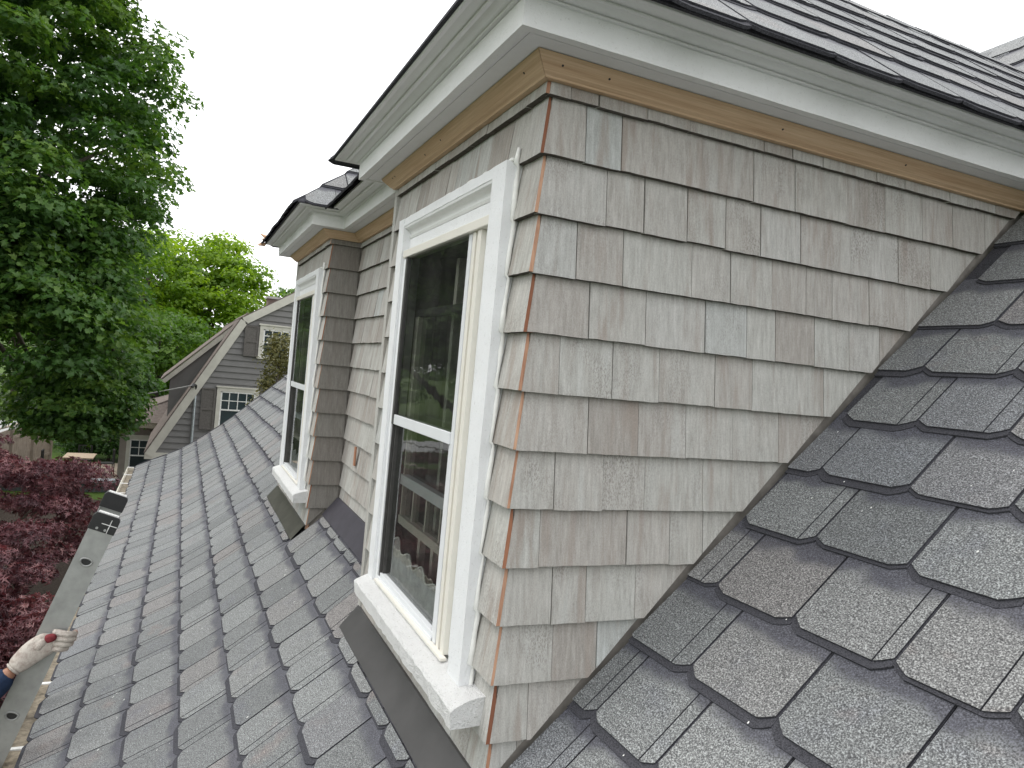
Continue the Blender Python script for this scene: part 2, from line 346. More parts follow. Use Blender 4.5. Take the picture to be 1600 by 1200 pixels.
def course_frame(o, a, bdir):
    n = a.cross(bdir).normalized()
    j = random.uniform(-0.0010, 0.0014); sh = random.uniform(-0.0045, 0.0035); tl = random.uniform(-0.006, 0.006)
    return lambda u, v, w: o + a * u + bdir * (v + sh) + n * (w + j + max(0.0, 0.05 - v) * abs(tl))
def pic_area(pts):
    q = [proj(p) for p in pts]
    if any(k is None for k in q): return 0
    cx, cy = sum(k[0] for k in q) / len(q), sum(k[1] for k in q) / len(q)
    if not (-80 < cx < 1680 and -80 < cy < 1280): return 0
    return abs(sum(q[i][0] * q[(i + 1) % len(q)][1] - q[(i + 1) % len(q)][0] * q[i][1] for i in range(len(q)))) / 2
def run_course(o, a, bdir, u0, u1, Hh, joints=None, owner=None, lim=None, hide=lambda p: False, wmin=0.185, wmax=0.245, shift=None):
    us = []; u = u0 + (shift if shift is not None else -random.uniform(0, 0.2))
    if joints:
        us = list(joints); u = us[-1]
        k = us[0]
        while k > u0: k -= random.uniform(wmin, wmax); us.insert(0, k)
    else: us = [u]
    while u < u1: u += random.uniform(wmin, wmax); us.append(u)
    for p, q in zip(us, us[1:]):
        p2, q2 = max(p, u0 - 0.0), min(q, u1)
        if q2 - p2 < 0.05: continue
        L = list(lim or [])
        if p2 > p: L.append(lambda s_, k=p2: s_[0] - k)
        if q2 < q: L.append(lambda s_, k=q2: k - s_[0])
        if random.random() < 0.0: continue
        fr = course_frame(o, a, bdir)
        pts = [fr(p2, 0, 0.01), fr(q2, 0, 0.01), fr(q2, AE, 0.01), fr(p2, AE, 0.01)]
        mid = fr((p2 + q2) / 2, AE / 2, 0.01)
        ar = 0 if hide(mid) else pic_area(pts)
        score = random.uniform(0.032, 0.05) if random.random() < 0.42 else 0
        TABS.append((ar, fr, p, q, Hh, random.choice((0.007, 0.011, 0.015, 0.020)), score, rt(), L or None, owner))
AX = Vector((1, 0, 0))
def behind_bays(p):   # things the dormer hides from the photo
    if p.y > 0.12 and p.x < 0.0: return not (-1.9 > p.x > -2.53 and p.y < 0.3)
    return False
known = {3: [0.104, 0.333, 0.562, 0.760], 2: [-0.02, 0.212, 0.451], 4: [0.012, 0.236, 0.463, 0.676], 5: [-0.13, 0.101, 0.344, 0.556], 1: [0.09, 0.31], 6: [0.03, 0.235, 0.45], 7: [-0.08, 0.13, 0.36]}
kmax = int((ARC[-1] - S_L7) / AE)
for k in range(-6, kmax + 1):
    s = S_L7 + k * AE
    p0, p1 = at_arc(max(s, 0.0)), at_arc(min(s + AE, ARC[-1]))
    if k == -6: s = 0; p0 = (PROF[0][0] - 0.004, PROF[0][1] - 0.002)
    o = Vector((0, p0[0], p0[1])); bd = (Vector((0, *p1)) - o).normalized()
    Hh = min(AE + 0.035, (ARC[-1] - s))
    jn = known.get(k - 1)
    y = p0[0]; yt = p1[0]
    if k <= -1:
        run_course(o, AX, bd, XL - 0.01, XR, Hh, hide=behind_bays)
    elif k == 0:     # the course that dies against the flashing in front of the bays: front part across, the rest beside the bays
        run_course(o, AX, bd, XL - 0.01, BX[1] - BW, Hh, hide=behind_bays)
        for bx in BX:
            cl = lambda q, z_=0.030: z_ - q[1]
            run_course(o, AX, bd, bx - BW, bx - 0.0, Hh, lim=[cl], hide=behind_bays)
        run_course(o, AX, bd, BX[1], BX[0] - BW, Hh, hide=behind_bays); run_course(o, AX, bd, 0.0, XR, Hh)
    else:
        if y > 1.80:
            run_course(o, AX, bd, XL - 0.01, XR, Hh, hide=lambda p: p.x < 0); continue
        run_course(o, AX, bd, XL - 0.01, BX[1] - BW - 0.002, Hh, hide=lambda p: True)
        if y < RC: run_course(o, AX, bd, BX[1] + 0.006, BX[0] - BW - 0.006, Hh, lim=[lambda q, m=(RC - 0.075 - y) / bd.y: m - q[1]], hide=behind_bays)
        run_course(o, AX, bd, 0.006, XR, Hh, joints=jn)

# ---- dormer roofs: hips over the bays, a sloping piece over the recess
OH, EZ, DS = 0.205, 0.152, 0.884      # overhang, eave height, slope
RX = BW / 2 + OH; RZ = EZ + RX * DS
droofs = []
for i, bx in enumerate(BX):
    xr, xl, xm = bx + OH, bx - BW - OH, bx - BW / 2; ye, yb = -OH, 2.75
    b = MB(); a1, a2, a3, a4 = (xr, ye, EZ), (xl, ye, EZ), (xr, yb, EZ), (xl, yb, EZ); h, hb = (xm, ye + RX, RZ), (xm, yb, RZ)
    b.poly([a1, a3, hb, h]); b.poly([a2, h, hb, a4]); b.poly([a1, h, a2])
    low = [(x, y, z - 0.007) for x, y, z in (a1, a2, a4, a3)]; b.poly(low)
    for p, q in ((a1, a3), (a2, a1), (a4, a2)): b.poly([(p[0], p[1], p[2] - 0.007), (q[0], q[1], q[2] - 0.007), q, p])
    dr = b.build('dormer_roof', M['asphalt_dark'], house); droofs.append(dr)
    cs = 1 / math.hypot(1, DS); up = Vector((-cs, 0, DS * cs)); slope_len = RX / cs
    for k in range(int(slope_len / AE) + 1):
        o = Vector((xr + 0.014, 0, EZ - 0.011)) + up * (k * AE)
        Hh = min(AE + 0.03, slope_len - k * AE + 0.012)
        run_course(o, Vector((0, 1, 0)), up, ye - 0.012, 2.7, Hh, owner=dr, lim=[lambda q, k=k: (q[0] - (ye - 0.012)) - (q[1] + k * AE) * cs], hide=(lambda p: p.y > 2.1) if i == 0 else (lambda p: p.y > 0.25))
        o = Vector((xl - 0.014, 0, EZ - 0.011)) + Vector((cs, 0, DS * cs)) * (k * AE)
        run_course(o, Vector((0, -1, 0)), Vector((cs, 0, DS * cs)), -2.7, -ye + 0.012, Hh, owner=dr, lim=[lambda q, k=k: (-ye + 0.012 - q[0]) - (q[1] + k * AE) * cs], hide=lambda p: True)
        o = Vector((0, ye - 0.014, EZ - 0.011)) + Vector((0, cs, DS * cs)) * (k * AE)
        run_course(o, AX, Vector((0, cs, DS * cs)), xl - 0.012, xr + 0.012, Hh, owner=dr, lim=[lambda q, k=k: (xr + 0.012 - q[0]) - (q[1] + k * AE) * cs, lambda q, k=k: (q[0] - xl + 0.012) - (q[1] + k * AE) * cs], hide=lambda p: True)
b = MB(); xa, xb = BX[1] - BW / 2, BX[0] - BW / 2; y0 = RC - OH
b.poly([(xa, y0, EZ), (xb, y0, EZ), (xb, y0 + RX, RZ - 0.004), (xa, y0 + RX, RZ - 0.004)]); b.poly([(xa, y0 + RX, RZ - 0.004), (xb, y0 + RX, RZ - 0.004), (xb, 2.75, RZ - 0.004), (xa, 2.75, RZ - 0.004)])
rr = b.build('dormer_roof', M['asphalt_dark'], house)
for k in range(5):
    o = Vector((0, y0 - 0.014, EZ - 0.011)) + Vector((0, cs, DS * cs)) * (k * AE)
    e = (k * AE) * cs
    run_course(o, AX, Vector((0, cs, DS * cs)), BX[1] + OH - 0.02 - e, BX[0] - BW - OH + 0.02 + e, AE + 0.03, owner=rr, hide=lambda p: p.x > -1.6)
# ridge caps
def caps(p, q, nrm, count, owner, wd=0.13):
    p, q = Vector(p), Vector(q); d = (q - p).normalized(); side = d.cross(Vector((0, 0, 1))).normalized(); L = (q - p).length / count
    for i in range(count):
        b = MB(); a = p + d * (i * L); c = p + d * ((i + 1) * L + 0.03)
        V = []
        for pt, lift in ((a, 0.013), (c, 0.007)):
            for sx in (-1, 0, 1): V.append(pt + side * (sx * wd) + Vector((0, 0, lift - abs(sx) * wd * nrm)))
            for sx in (-1, 0, 1): V.append(pt + side * (sx * wd) + Vector((0, 0, lift - 0.007 - abs(sx) * wd * nrm)))
        b.add(V, [(0, 1, 7, 6), (1, 2, 8, 7), (0, 3, 4, 1), (1, 4, 5, 2), (0, 6, 9, 3), (2, 5, 11, 8), (6, 7, 10, 9), (7, 8, 11, 10)]); b.build('ridge_cap', M['asphalt'], owner, rt())
for i, bx in enumerate(BX): caps((bx - BW / 2, -OH + RX, RZ), (bx - BW / 2, 2.7, RZ), DS, 10, droofs[i])
caps((XR, RIDGE_Y, PROF[-1][1]), (XL, RIDGE_Y, PROF[-1][1]), SL, 48, roof)

TABS.sort(key=lambda t: -t[0]); rest = {}
for i, (ar, fr, u0, u1, Hh, band, score, tint, lim, owner) in enumerate(TABS):
    if i < 300 and ar > 0:
        mb = MB(); tab_mesh(mb, fr, u0, u1, Hh, band, score, tint, lim)
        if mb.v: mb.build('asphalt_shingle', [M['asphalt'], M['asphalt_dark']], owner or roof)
    else: tab_mesh(rest.setdefault(owner or roof, MB()), fr, u0, u1, Hh, band, score, tint, lim)
for ow, mb in rest.items(): tag(mb.build('asphalt_shingles', [M['asphalt'], M['asphalt_dark']], ow), kind='stuff')

# ---- dormer walls (sheathing with window openings)
WX0, WX1, WZT, WZB = -1.03, -0.122, -0.120, -1.345      # casing outline relative to a bay's near corner
OX0, OX1, OZT, OZB = -0.955, -0.285, -0.235, -1.315     # rough opening
TK = 0.0205
walls = {}
for i, bx in enumerate(BX):
    b = MB(); x0, x1 = bx - BW + TK, bx - TK; yb = 1.72; y0, y1 = TK, TK + 0.09; zb, zt = -1.75, 0.065
    b.box(x0, bx + OX0, y0, y1, zb, zt); b.box(bx + OX1, x1, y0, y1, zb, zt); b.box(bx + OX0, bx + OX1, y0, y1, OZT, zt); b.box(bx + OX0, bx + OX1, y0, y1, zb, OZB)
    b.box(x1 - 0.09, x1, y1, yb, zb, zt); b.box(x0, x0 + 0.09, y1, yb, zb, zt)
    walls[i] = b.build('dormer_wall', M['wallcore'], house)
    b = MB(); b.box(x0 + 0.09, x1 - 0.09, y1, yb, zt - 0.03, zt); b.box(x0 + 0.09, x1 - 0.09, y1, yb, zb, zb + 0.03); b.box(x0 + 0.092, x1 - 0.092, 1.6, 1.63, zb + 0.03, zt - 0.03); b.box(x1 - 0.095, x1 - 0.092, y1, 1.6, zb + 0.03, zt - 0.03); b.box(x0 + 0.092, x0 + 0.095, y1, 1.6, zb + 0.03, zt - 0.03)
    b.build('room_lining', M['room'], house)
b = MB(); b.box(BX[1] - 0.02, BX[0] - BW + 0.02, RC + TK, RC + TK + 0.09, -1.75, 0.065); walls[2] = b.build('dormer_wall', M['wallcore'], house)
b = MB(); b.box(BX[0] - BW - TK + 0.003, BX[0] - BW + TK - 0.003, 0.0, RC + 0.02, -1.6, 0.03); b.build('side_sheathing', M['cedar'], house)
b = MB(); b.box(BX[1] - BW - TK + 0.003, BX[1] - BW + TK - 0.003, 0.0, 1.72, -1.6, 0.03); b.build('side_sheathing', M['cedar'], house)

# ---- cedar shingles
BT, BK = 0.0165, -0.0205
def shingle(Mp, a0, a1, zb, owner, mats, lims=(), end=None, top=None, tint=None, over=0.036, slant=0.0):
    """one tapered cedar shingle; Mp(a, z, o) maps along-wall, height and outward offset to the world."""
    jag = random.uniform(-0.0016, 0.0016); nb_ = max(2, int((a1 - a0) / 0.02))
    bot = [(a0 + (a1 - a0) * i / nb_, zb + jag + random.uniform(-0.0007, 0.0007)) for i in range(nb_ + 1)]
    pl = bot + [(a1, zb + E + over), (a0 + slant, zb + E + over)]
    if top is not None: pl = clip(pl, lambda q: top - q[1])
    for f in lims: pl = clip(pl, f)
    n = len(pl)
    if n < 3: return
    lift = random.uniform(-0.0008, 0.0016)
    oz = lambda z: max(lift - BT * (z - zb) / E, BK + 0.0008)
    ea = lambda a, z: end[1] + end[2] * (max(-BT * (z - zb) / E, BK + 0.0008) - 0.0018) if end is not None and abs(a - end[0]) < 1e-6 else a
    V = [Mp(ea(a, z), z, oz(z)) for a, z in pl] + [Mp(ea(a, z), z, BK) for a, z in pl]
    F = [tuple(range(n))]; mi = [0]
    for i in range(n):
        j = (i + 1) % n; F.append((i, n + i, n + j, j))
        mi.append(1 if end is not None and abs(pl[i][0] - end[0]) < 1e-6 and abs(pl[j][0] - end[0]) < 1e-6 else (2 if max(pl[i][1], pl[j][1]) < zb + 0.004 else 0))
    mb = MB(); mb.add(V, F, mi); mb.build('cedar_shingle', list(mats) + [M['butt']], owner, tint or rt())
GAP = 0.0009
def rg(): return random.choice((0.0004, 0.0006, 0.0007, 0.0016, 0.0019))
CM = [M['cedar'], M['raw']]
def joints(a0, a1, wmin=0.075, wmax=0.17):
    L = [a0]
    while a1 - L[-1] > wmax: L.append(L[-1] + random.uniform(wmin, wmax))
    if a1 - L[-1] < 0.035 and len(L) > 1: L.pop()
    return L + [a1]
# near cheek, joints as measured on the wall
CH = {0: [0.06, 0.13, 0.257, 0.377, 0.601, 0.693, 0.796, 0.989, 1.098, 1.281, 1.391, 1.484], 1: [0.107, 0.201, 0.425, 0.581, 0.716, 0.898, 1.039, 1.185, 1.313, 1.454], 2: [0.174, 0.275, 0.396, 0.511, 0.619, 0.751, 0.929, 1.108, 1.237, 1.36],
      3: [0.112, 0.231, 0.423, 0.539, 0.671, 0.787, 0.877, 1.013, 1.149], 4: [0.157, 0.307, 0.478, 0.605, 0.699, 0.832, 0.955, 1.07], 5: [0.095, 0.232, 0.359, 0.522, 0.639, 0.88], 6: [0.182, 0.315, 0.45, 0.592, 0.74], 7: [0.11, 0.234, 0.347, 0.515, 0.62],
      8: [0.086, 0.312, 0.432, 0.53], 9: [0.13, 0.217, 0.349], 10: [0.144, 0.259], 11: [0.096], 12: [0.08]}
ch_map = lambda a, z, o: (o, a, z)
cut = lambda q: q[1] - (RY0 + q[0] * SL + 0.021)
for k in range(13):
    js = [random.uniform(0.0045, 0.0080)] + CH[k] + [1.75]
    for i, (a0, a1) in enumerate(zip(js, js[1:])): shingle(ch_map, a0 + rg(), a1 - rg(), -k * E, walls[0], CM, [cut], top=0.027 if k == 0 else None, slant=0.0165 * 1.28 if i == 0 else 0.0)
# bay fronts (beside, above and below the windows)
for i, bx in enumerate(BX):
    fm = lambda a, z, o: (a, -o, z)
    for k in range(13):
        zb = -k * E; segs = [(bx - BW, bx, None)]
        if k >= 2: segs = [(bx - BW, bx + WX0 + 0.004, None), (bx + WX1 - 0.004, bx, None)]
        if k >= 11: segs = [(bx - BW, bx, -1.352 if k == 11 else None)]
        if k == 11: segs = [(bx - BW, bx + WX0 + 0.004, None), (bx + WX0 + 0.005, bx + WX1 - 0.03, -1.36), (bx + WX1 - 0.029, bx, None)]
        for s0, s1, tp in segs:
            js = joints(s0, s1)
            for a0, a1 in zip(js, js[1:]):
                end = (a1, bx, 1) if a1 == bx else None
                shingle(fm, a0 + (GAP if a0 != s0 else 0), a1 if end else a1 - GAP, zb, walls[i], CM, [lambda q: q[1] + 1.508], end, 0.027 if k == 0 else (-0.122 + E if False else tp))
# recess wall and the far bay's short cheek
rm = lambda a, z, o: (a, RC - o, z)
for k in range(12):
    js = joints(BX[1] + 0.001, BX[0] - BW - 0.0, 0.07, 0.15)
    for a0, a1 in zip(js, js[1:]): shingle(rm, a0 + rg(), a1 - rg(), -k * E, walls[2], CM, [lambda q: q[1] - (RY0 + RC * SL + 0.012)], None, 0.027 if k == 0 else None)
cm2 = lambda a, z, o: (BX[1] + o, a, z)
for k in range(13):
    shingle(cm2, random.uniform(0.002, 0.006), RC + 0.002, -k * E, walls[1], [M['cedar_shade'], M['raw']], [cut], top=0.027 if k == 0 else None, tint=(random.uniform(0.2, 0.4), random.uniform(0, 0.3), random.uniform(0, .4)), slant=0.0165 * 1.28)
# bare patch where a sliver of a recess shingle split off
b = MB(); b.box(-2.20, -2.168, RC - 0.0095, RC - 0.004, -1.115, -1.022); b.build('split_shingle_scar', M['raw'], walls[2], (0.2, 0.6, 0.5))

# ---- cornice: swept and mitred around the plan
PATH = [(0.0, 1.75), (0.0, 0.0), (-BW, 0.0), (-BW, RC), (BX[1], RC), (BX[1], 0.0), (BX[1] - BW, 0.0), (BX[1] - BW, 1.75)]
def offs(i, o):
    p = Vector(PATH[i]); ns = []
    for a, c in ((i - 1, i), (i, i + 1)):
        if a < 0 or c >= len(PATH): continue
        d = (Vector(PATH[c]) - Vector(PATH[a])).normalized(); ns.append(Vector((-d.y, d.x)) * -1)
    ns = [Vector((-n.x, -n.y)) if False else n for n in ns]
    if len(ns) == 1: return p + ns[0] * o
    m = (ns[0] + ns[1]); return p + m * (o / (1 + ns[0].dot(ns[1])))
# walking the path with the house on the right hand: outward normal check
_d = (Vector(PATH[1]) - Vector(PATH[0])).normalized(); SGN = 1 if (Vector((-_d.y, _d.x)) * -1).x > 0 else -1
def cornice(name, prof, mat, smooth=False, skip=(), wob=0.0, gap=0.0):
    for i in range(len(PATH) - 1):
        if i in skip: continue
        mb = MB(); n = len(prof)
        L = (Vector(PATH[i + 1]) - Vector(PATH[i])).length; nn = max(1, int(L / 0.06)) if wob else 1
        V = []
        for j in range(nn + 1):
            t = gap / L + (1 - 2 * gap / L) * j / nn
            for o, z in prof:
                p = offs(i, o * SGN).lerp(offs(i + 1, o * SGN), t)
                dz = wob * random.uniform(-1, 1) if 0 < j < nn else 0
                V.append((p.x, p.y, z + dz))
        F = [tuple(range(n)), tuple(range(nn * n, nn * n + n))[::-1]]
        F += [(j * n + k, j * n + (k + 1) % n, (j + 1) * n + (k + 1) % n, (j + 1) * n + k) for j in range(nn) for k in range(n)]
        mb.add(V, F); o_ = mb.build(name, mat, house, rt())
        if smooth:
            o_.data.polygons.foreach_set('use_smooth', [True] * len(o_.data.polygons))
            es = o_.modifiers.new('edges', 'EDGE_SPLIT'); es.split_angle = R(18)
cornice('bed_molding', [(-0.006, 0.0275), (0.011, 0.0275), (0.013, 0.031), (0.0215, 0.0365), (0.023, 0.0385), (0.044, 0.0585), (0.048, 0.0655), (-0.006, 0.0655)], M['pine'], gap=0.0007)
cornice('soffit', [(-0.01, 0.0664), (0.088, 0.0680), (0.0885, 0.0697), (0.0905, 0.0697), (0.091, 0.0684), (0.1155, 0.0686), (0.1155, 0.088), (-0.01, 0.088)], M['soffit'])
cornice('fascia', [(0.096, 0.0655), (0.1168, 0.0655), (0.1172, 0.1210), (0.096, 0.1210)], M['trim'], wob=0.0006)
cr = [(0.10, 0.1213), (0.1245, 0.1213), (0.1265, 0.1228), (0.1265, 0.1248), (0.1245, 0.1264), (0.1215, 0.1268)]
cr += [(0.1225 + 0.027 * t, 0.1272 + 0.0078 * t * t) for t in np.linspace(0.0, 1, 7)]
cr += [(0.1500, 0.1338), (0.1575, 0.1322), (0.1608, 0.1335), (0.1608, 0.1362), (0.1580, 0.1378)]
cr += [(0.1590 + 0.024 * t, 0.1384 + 0.0040 * t * t) for t in np.linspace(0.0, 1, 6)]
cr += [(0.1835, 0.1405), (0.1925, 0.1392), (0.1955, 0.1405), (0.1957, 0.1495), (0.10, 0.1495)]
cornice('crown_molding', cr, M['smooth'], smooth=True)
# nail heads in the new trim
for (x, y, z, nx, ny) in [(0.033, 0.016, 0.049, 1, 0), (0.033, 0.13, 0.049, 1, 0), (0.033, 0.62, 0.049, 1, 0), (0.033, 1.05, 0.049, 1, 0), (-0.05, -0.033, 0.049, 0, -1), (-0.62, -0.033, 0.049, 0, -1), (-0.78, -0.029, 0.045, 0, -1), (-1.12, -0.033, 0.049, 0, -1), (-1.15, -0.033, 0.049, 0, -1)]:
    b = MB(); c = Vector((x, y, z)) + Vector((nx, ny, 0)) * 0.0015; d = Vector((nx, ny, -1)).normalized(); b.tube([c - d * 0.004, c + d * 0.0006], 0.0026, 8); b.build('nail_head', M['cap'], house)
# broken end of the far crown
b = MB(); 
for _ in range(5):
    c = Vector((BX[1] - BW - 0.20 + random.uniform(-0.02, 0.03), -0.20 + random.uniform(-0.02, 0.03), 0.16 + random.uniform(-0.03, 0.03)))
    b.tube([c, c + Vector((random.uniform(-0.05, 0.02), random.uniform(-0.05, 0.0), random.uniform(-0.02, 0.02)))], [0.016, 0.005], 5)
b.build('splintered_trim', m_plain('splintered_pine', (0.62, 0.40, 0.26), 0.8), house)

# ---- flashing
b = MB()
def apron(mb, x0, x1, yw, run, lift):
    n = 10; r0 = 0.034
    for j in range(n):
        xa, xb = x0 + (x1 - x0) * j / n, x0 + (x1 - x0) * (j + 1) / n
        P = [(yw + 0.012, roof_z(yw) + 0.03 + lift), (yw - 0.004, roof_z(yw) + r0 + lift), (yw - run, roof_z(yw - run) + 0.0175 + lift * 0.5), (yw - run - 0.004, roof_z(yw - run) + 0.012)]
        for p, q in zip(P, P[1:]): mb.poly([(xa, *p), (xb, *p), (xb, *q), (xa, *q)][::-1])
apron(b, -BW + 0.0, 0.004, 0.0, 0.062, 0.0); b.build('flashing', M['flash'], house)
b = MB(); apron(b, BX[1] - BW, BX[1] + 0.004, 0.0, 0.064, 0.0); b.build('flashing', M['flash_old'], house)
b = MB(); apron(b, BX[1] + 0.01, -BW - 0.01, RC, 0.075, 0.0); b.build('flashing', M['membrane'], house)

# ---- windows
def wobbly_box(mb, x0, x1, y0, y1, z0, z1, n, amp, axis):
    """a board with slightly uneven, paint-thick edges; subdivided along one axis."""
    V = []
    for j in range(n + 1):
        t = j / n; w = lambda: random.uniform(-amp, amp)
        if axis == 'z':
            z = z0 + (z1 - z0) * t; V += [(x0 + w(), y0 + w(), z), (x1 + w(), y0 + w(), z), (x1 + w(), y1, z), (x0 + w(), y1, z)]
        else:
            x = x0 + (x1 - x0) * t; V += [(x, y0 + w(), z0 + w()), (x, y1, z0 + w()), (x, y1, z1 + w()), (x, y0 + w(), z1 + w())]
    F = [(0, 1, 2, 3), tuple(4 * n + k for k in (3, 2, 1, 0))] + [(4 * j + k, 4 * j + (k + 1) % 4, 4 * j + 4 + (k + 1) % 4, 4 * j + 4 + k) for j in range(n) for k in range(4)]
    mb.add(V, F)
def window(bx):
    YF = -0.026; mb = MB()
    wobbly_box(mb, bx + WX1 - 0.080, bx + WX1, YF, 0.03, WZB, WZT, 24, 0.0008, 'z')
    wobbly_box(mb, bx + WX0, bx + WX0 + 0.062, YF, 0.03, WZB, WZT - 0.0005, 24, 0.0008, 'z')
    wobbly_box(mb, bx + WX0 + 0.062, bx + WX1 - 0.080, YF + 0.0006, 0.03, WZT - 0.026, WZT - 0.001, 16, 0.0008, 'x')
    win = mb.build('window', M['white'], house)
    # cove moulding under the head casing, then the flat head panel
    mb = MB(); pf = [(0.03, WZT - 0.0265), (YF + 0.002, WZT - 0.0265), (YF + 0.004, WZT - 0.033)] + [(YF + 0.006 + 0.020 * math.sin(t), WZT - 0.034 - 0.020 * (1 - math.cos(t))) for t in np.linspace(0, math.pi / 2, 6)] + [(YF + 0.020, WZT - 0.057), (YF + 0.024, WZT - 0.064), (YF + 0.030, WZT - 0.066), (0.03, WZT - 0.066)]
    n = len(pf); xa, xb = bx + WX0 + 0.0625, bx + WX1 - 0.0805
    mb.add([(xa, *p) for p in pf] + [(xb, *p) for p in pf], [tuple(range(n)), tuple(range(n, 2 * n))[::-1]] + [(i, n + i, n + (i + 1) % n, (i + 1) % n) for i in range(n)]); mb.build('head_molding', M['trim'], win)
    mb = MB(); mb.box(xa, xb, YF + 0.024, 0.03, -0.246, WZT - 0.0665); mb.build('head_panel', M['white'], win)
    # blind stop strip left and right
    mb = MB(); mb.box(bx + WX0 + 0.0625, bx + WX0 + 0.088, YF + 0.010, 0.03, -1.315, -0.2465); mb.build('blind_stop', M['white'], win)
    # storm frame: cream head and right-hand tracks
    mb = MB(); mb.box(bx - 0.962, bx - 0.2028, YF + 0.004, 0.02, -0.252, -0.2275); mb.build('storm_frame', M['cream'], win, bevel=0.002)
    for xs, mt_ in ((((-0.372, -0.350, -0.010), (-0.350, -0.338, 0.004)), 'alu'), (((-0.338, -0.318, -0.012), (-0.318, -0.300, 0.003)), 'cream'), (((-0.300, -0.276, -0.014),), 'cream'), (((-0.276, -0.2028, 0.000),), 'trim')):
        tr = MB()
        for xa, xb, ya in xs: tr.box(bx + xa, bx + xb, ya, 0.03, -1.309, -0.2525)
        tr.build('storm_track', M[mt_], win, bevel=0.0012)
    tr = MB()
    for xa, xb, ya in ((-0.942, -0.934, -0.012), (-0.934, -0.928, 0.01), (-0.928, -0.920, -0.004)): tr.box(bx + xa, bx + xb, ya, 0.045, -1.309, -0.797)
    tr.box(bx - 0.942, bx - 0.922, -0.016, 0.0, -0.7965, -0.2525)
    tr.build('storm_track', M['darkrail'], win)
    mb = MB(); mb.box(bx - 0.943, bx - 0.3725, -0.014, 0.012, -0.797, -0.765); mb.build('meeting_rail', M['alu'], win, bevel=0.002)
    mb = MB(); mb.box(bx - 0.943, bx - 0.3725, -0.010, 0.016, -1.31, -1.288); mb.box(bx - 0.943, bx - 0.3725, -0.0155, -0.0105, -1.309, -1.299); mb.build('bottom_rail', M['alu'], win, bevel=0.0015)
    mb = MB(); mb.box(bx - 0.385, bx - 0.3725, -0.008, 0.014, -1.288, -0.797); mb.build('sash_stile', M['alu'], win)
    for z0, z1, y in ((-0.765, -0.2525, -0.010), (-1.288, -0.797, 0.006)):
        mb = MB(); mb.poly([(bx - 0.921, y, z0), (bx - 0.3735, y, z0), (bx - 0.3735, y, z1), (bx - 0.921, y, z1)]); mb.build('glass_pane', M['glass'], win)
    # sill: thick, rough with old paint
    mb = MB(); ns = 40; V = []
    for j in range(ns + 1):
        x = bx - 1.035 + (1.035 - 0.048) * j / ns; w = lambda a=0.0014: random.uniform(-a, a)
        V += [(x, -0.066 + w(0.002), -1.380 + w()), (x, 0.03, -1.378), (x, 0.03, -1.311), (x, -0.028, -1.3215 + w()), (x, -0.062 + w(0.002), -1.335 + w()), (x, -0.068 + w(0.002), -1.342 + w())]
    mb.add(V, [(0, 1, 2, 3, 4, 5), tuple(6 * ns + k for k in (5, 4, 3, 2, 1, 0))] + [(6 * j + k, 6 * j + 6 + k, 6 * j + 6 + (k + 1) % 6, 6 * j + (k + 1) % 6) for j in range(ns) for k in range(6)])
    mb.build('sill', M['roughwhite'], win)
    mb = MB(); mb.box(bx - 0.942, bx - 0.255, -0.026, -0.0105, -1.3155, -1.3085); mb.build('sill_strip', M['cream'], win)
    # bead of caulk between casing and shingles, stepping over each course
    mb = MB(); pts = []
    for k in range(0, 12):
        for h in (0.02, 0.30, 0.65, 0.97):
            z = -k * E - E + h * E
            if WZB - 0.03 < z < WZT + 0.035: pts.append((bx + WX1 + 0.0035 + random.uniform(-0.001, 0.002), -0.004 + 0.0078 * h + random.uniform(-0.001, 0.001), z))
    pts.sort(key=lambda p: -p[2]); mb.tube(pts, [random.uniform(0.003, 0.0075) for _ in pts], 6); 
    tp = [(bx + WX1 + 0.002 - (WX1 - WX0) * t, -0.012 + random.uniform(-0.002, 0.002), WZT + 0.001 + random.uniform(-0.001, 0.004)) for t in np.linspace(0, 1, 40)]
    mb.tube(tp, [random.uniform(0.004, 0.008) for _ in tp], 6)
    mb.build('caulk', M['caulk'], win, smooth=True)
    # the old wooden sash behind the storm, raised a little
    iy = 0.032
    mb = MB(); mb.box(bx - 0.93, bx - 0.30, iy, iy + 0.03, -0.440, -0.418); mb.build('upper_rail', M['darkrail'], win)
    mb = MB()
    for xa, xb in ((-0.945, -0.905), (-0.325, -0.29)): mb.box(bx + xa, bx + xb, iy + 0.002, iy + 0.032, -1.11, -0.441)
    mb.box(bx - 0.93, bx - 0.30, iy - 0.002, iy + 0.034, -1.118, -1.092)
    for q in (-0.80, -0.665, -0.53, -0.42): mb.box(bx + q - 0.006, bx + q + 0.006, iy + 0.006, iy + 0.028, -1.092, -0.99)
    mb.build('old_sash', M['oldwood'], win)
    mb = MB(); mb.box(bx - 0.93, bx - 0.30, iy - 0.006, iy + 0.02, -0.99, -0.958); mb.build('inner_rail', M['alu'], win)
    mb = MB(); mb.poly([(bx - 0.905, iy + 0.016, -1.092), (bx - 0.325, iy + 0.016, -1.092), (bx - 0.325, iy + 0.016, -0.441), (bx - 0.905, iy + 0.016, -0.441)]); mb.build('inner_pane', M['glass'], win)
    # things seen in the dim room behind: blind, posts, a hanging teal panel, a loose wavy screen
    for j in range(20):
        mb = MB(); z = -0.26 - j * 0.0085 * 1.0; mb.box(bx - 0.62, bx - 0.31, 0.095, 0.110, z - 0.0012, z + 0.0012); mb.build('blind_slat', M['blind'], win)
    mb = MB(); mb.box(bx - 0.74, bx - 0.715, 0.09, 0.115, -1.3, -0.26); mb.box(bx - 0.60, bx - 0.57, 0.085, 0.115, -1.35, -1.12); mb.box(bx - 0.845, bx - 0.82, 0.08, 0.10, -1.35, -1.12); mb.build('inner_post', M['oldwood'], win)
    mb = MB(); V = []
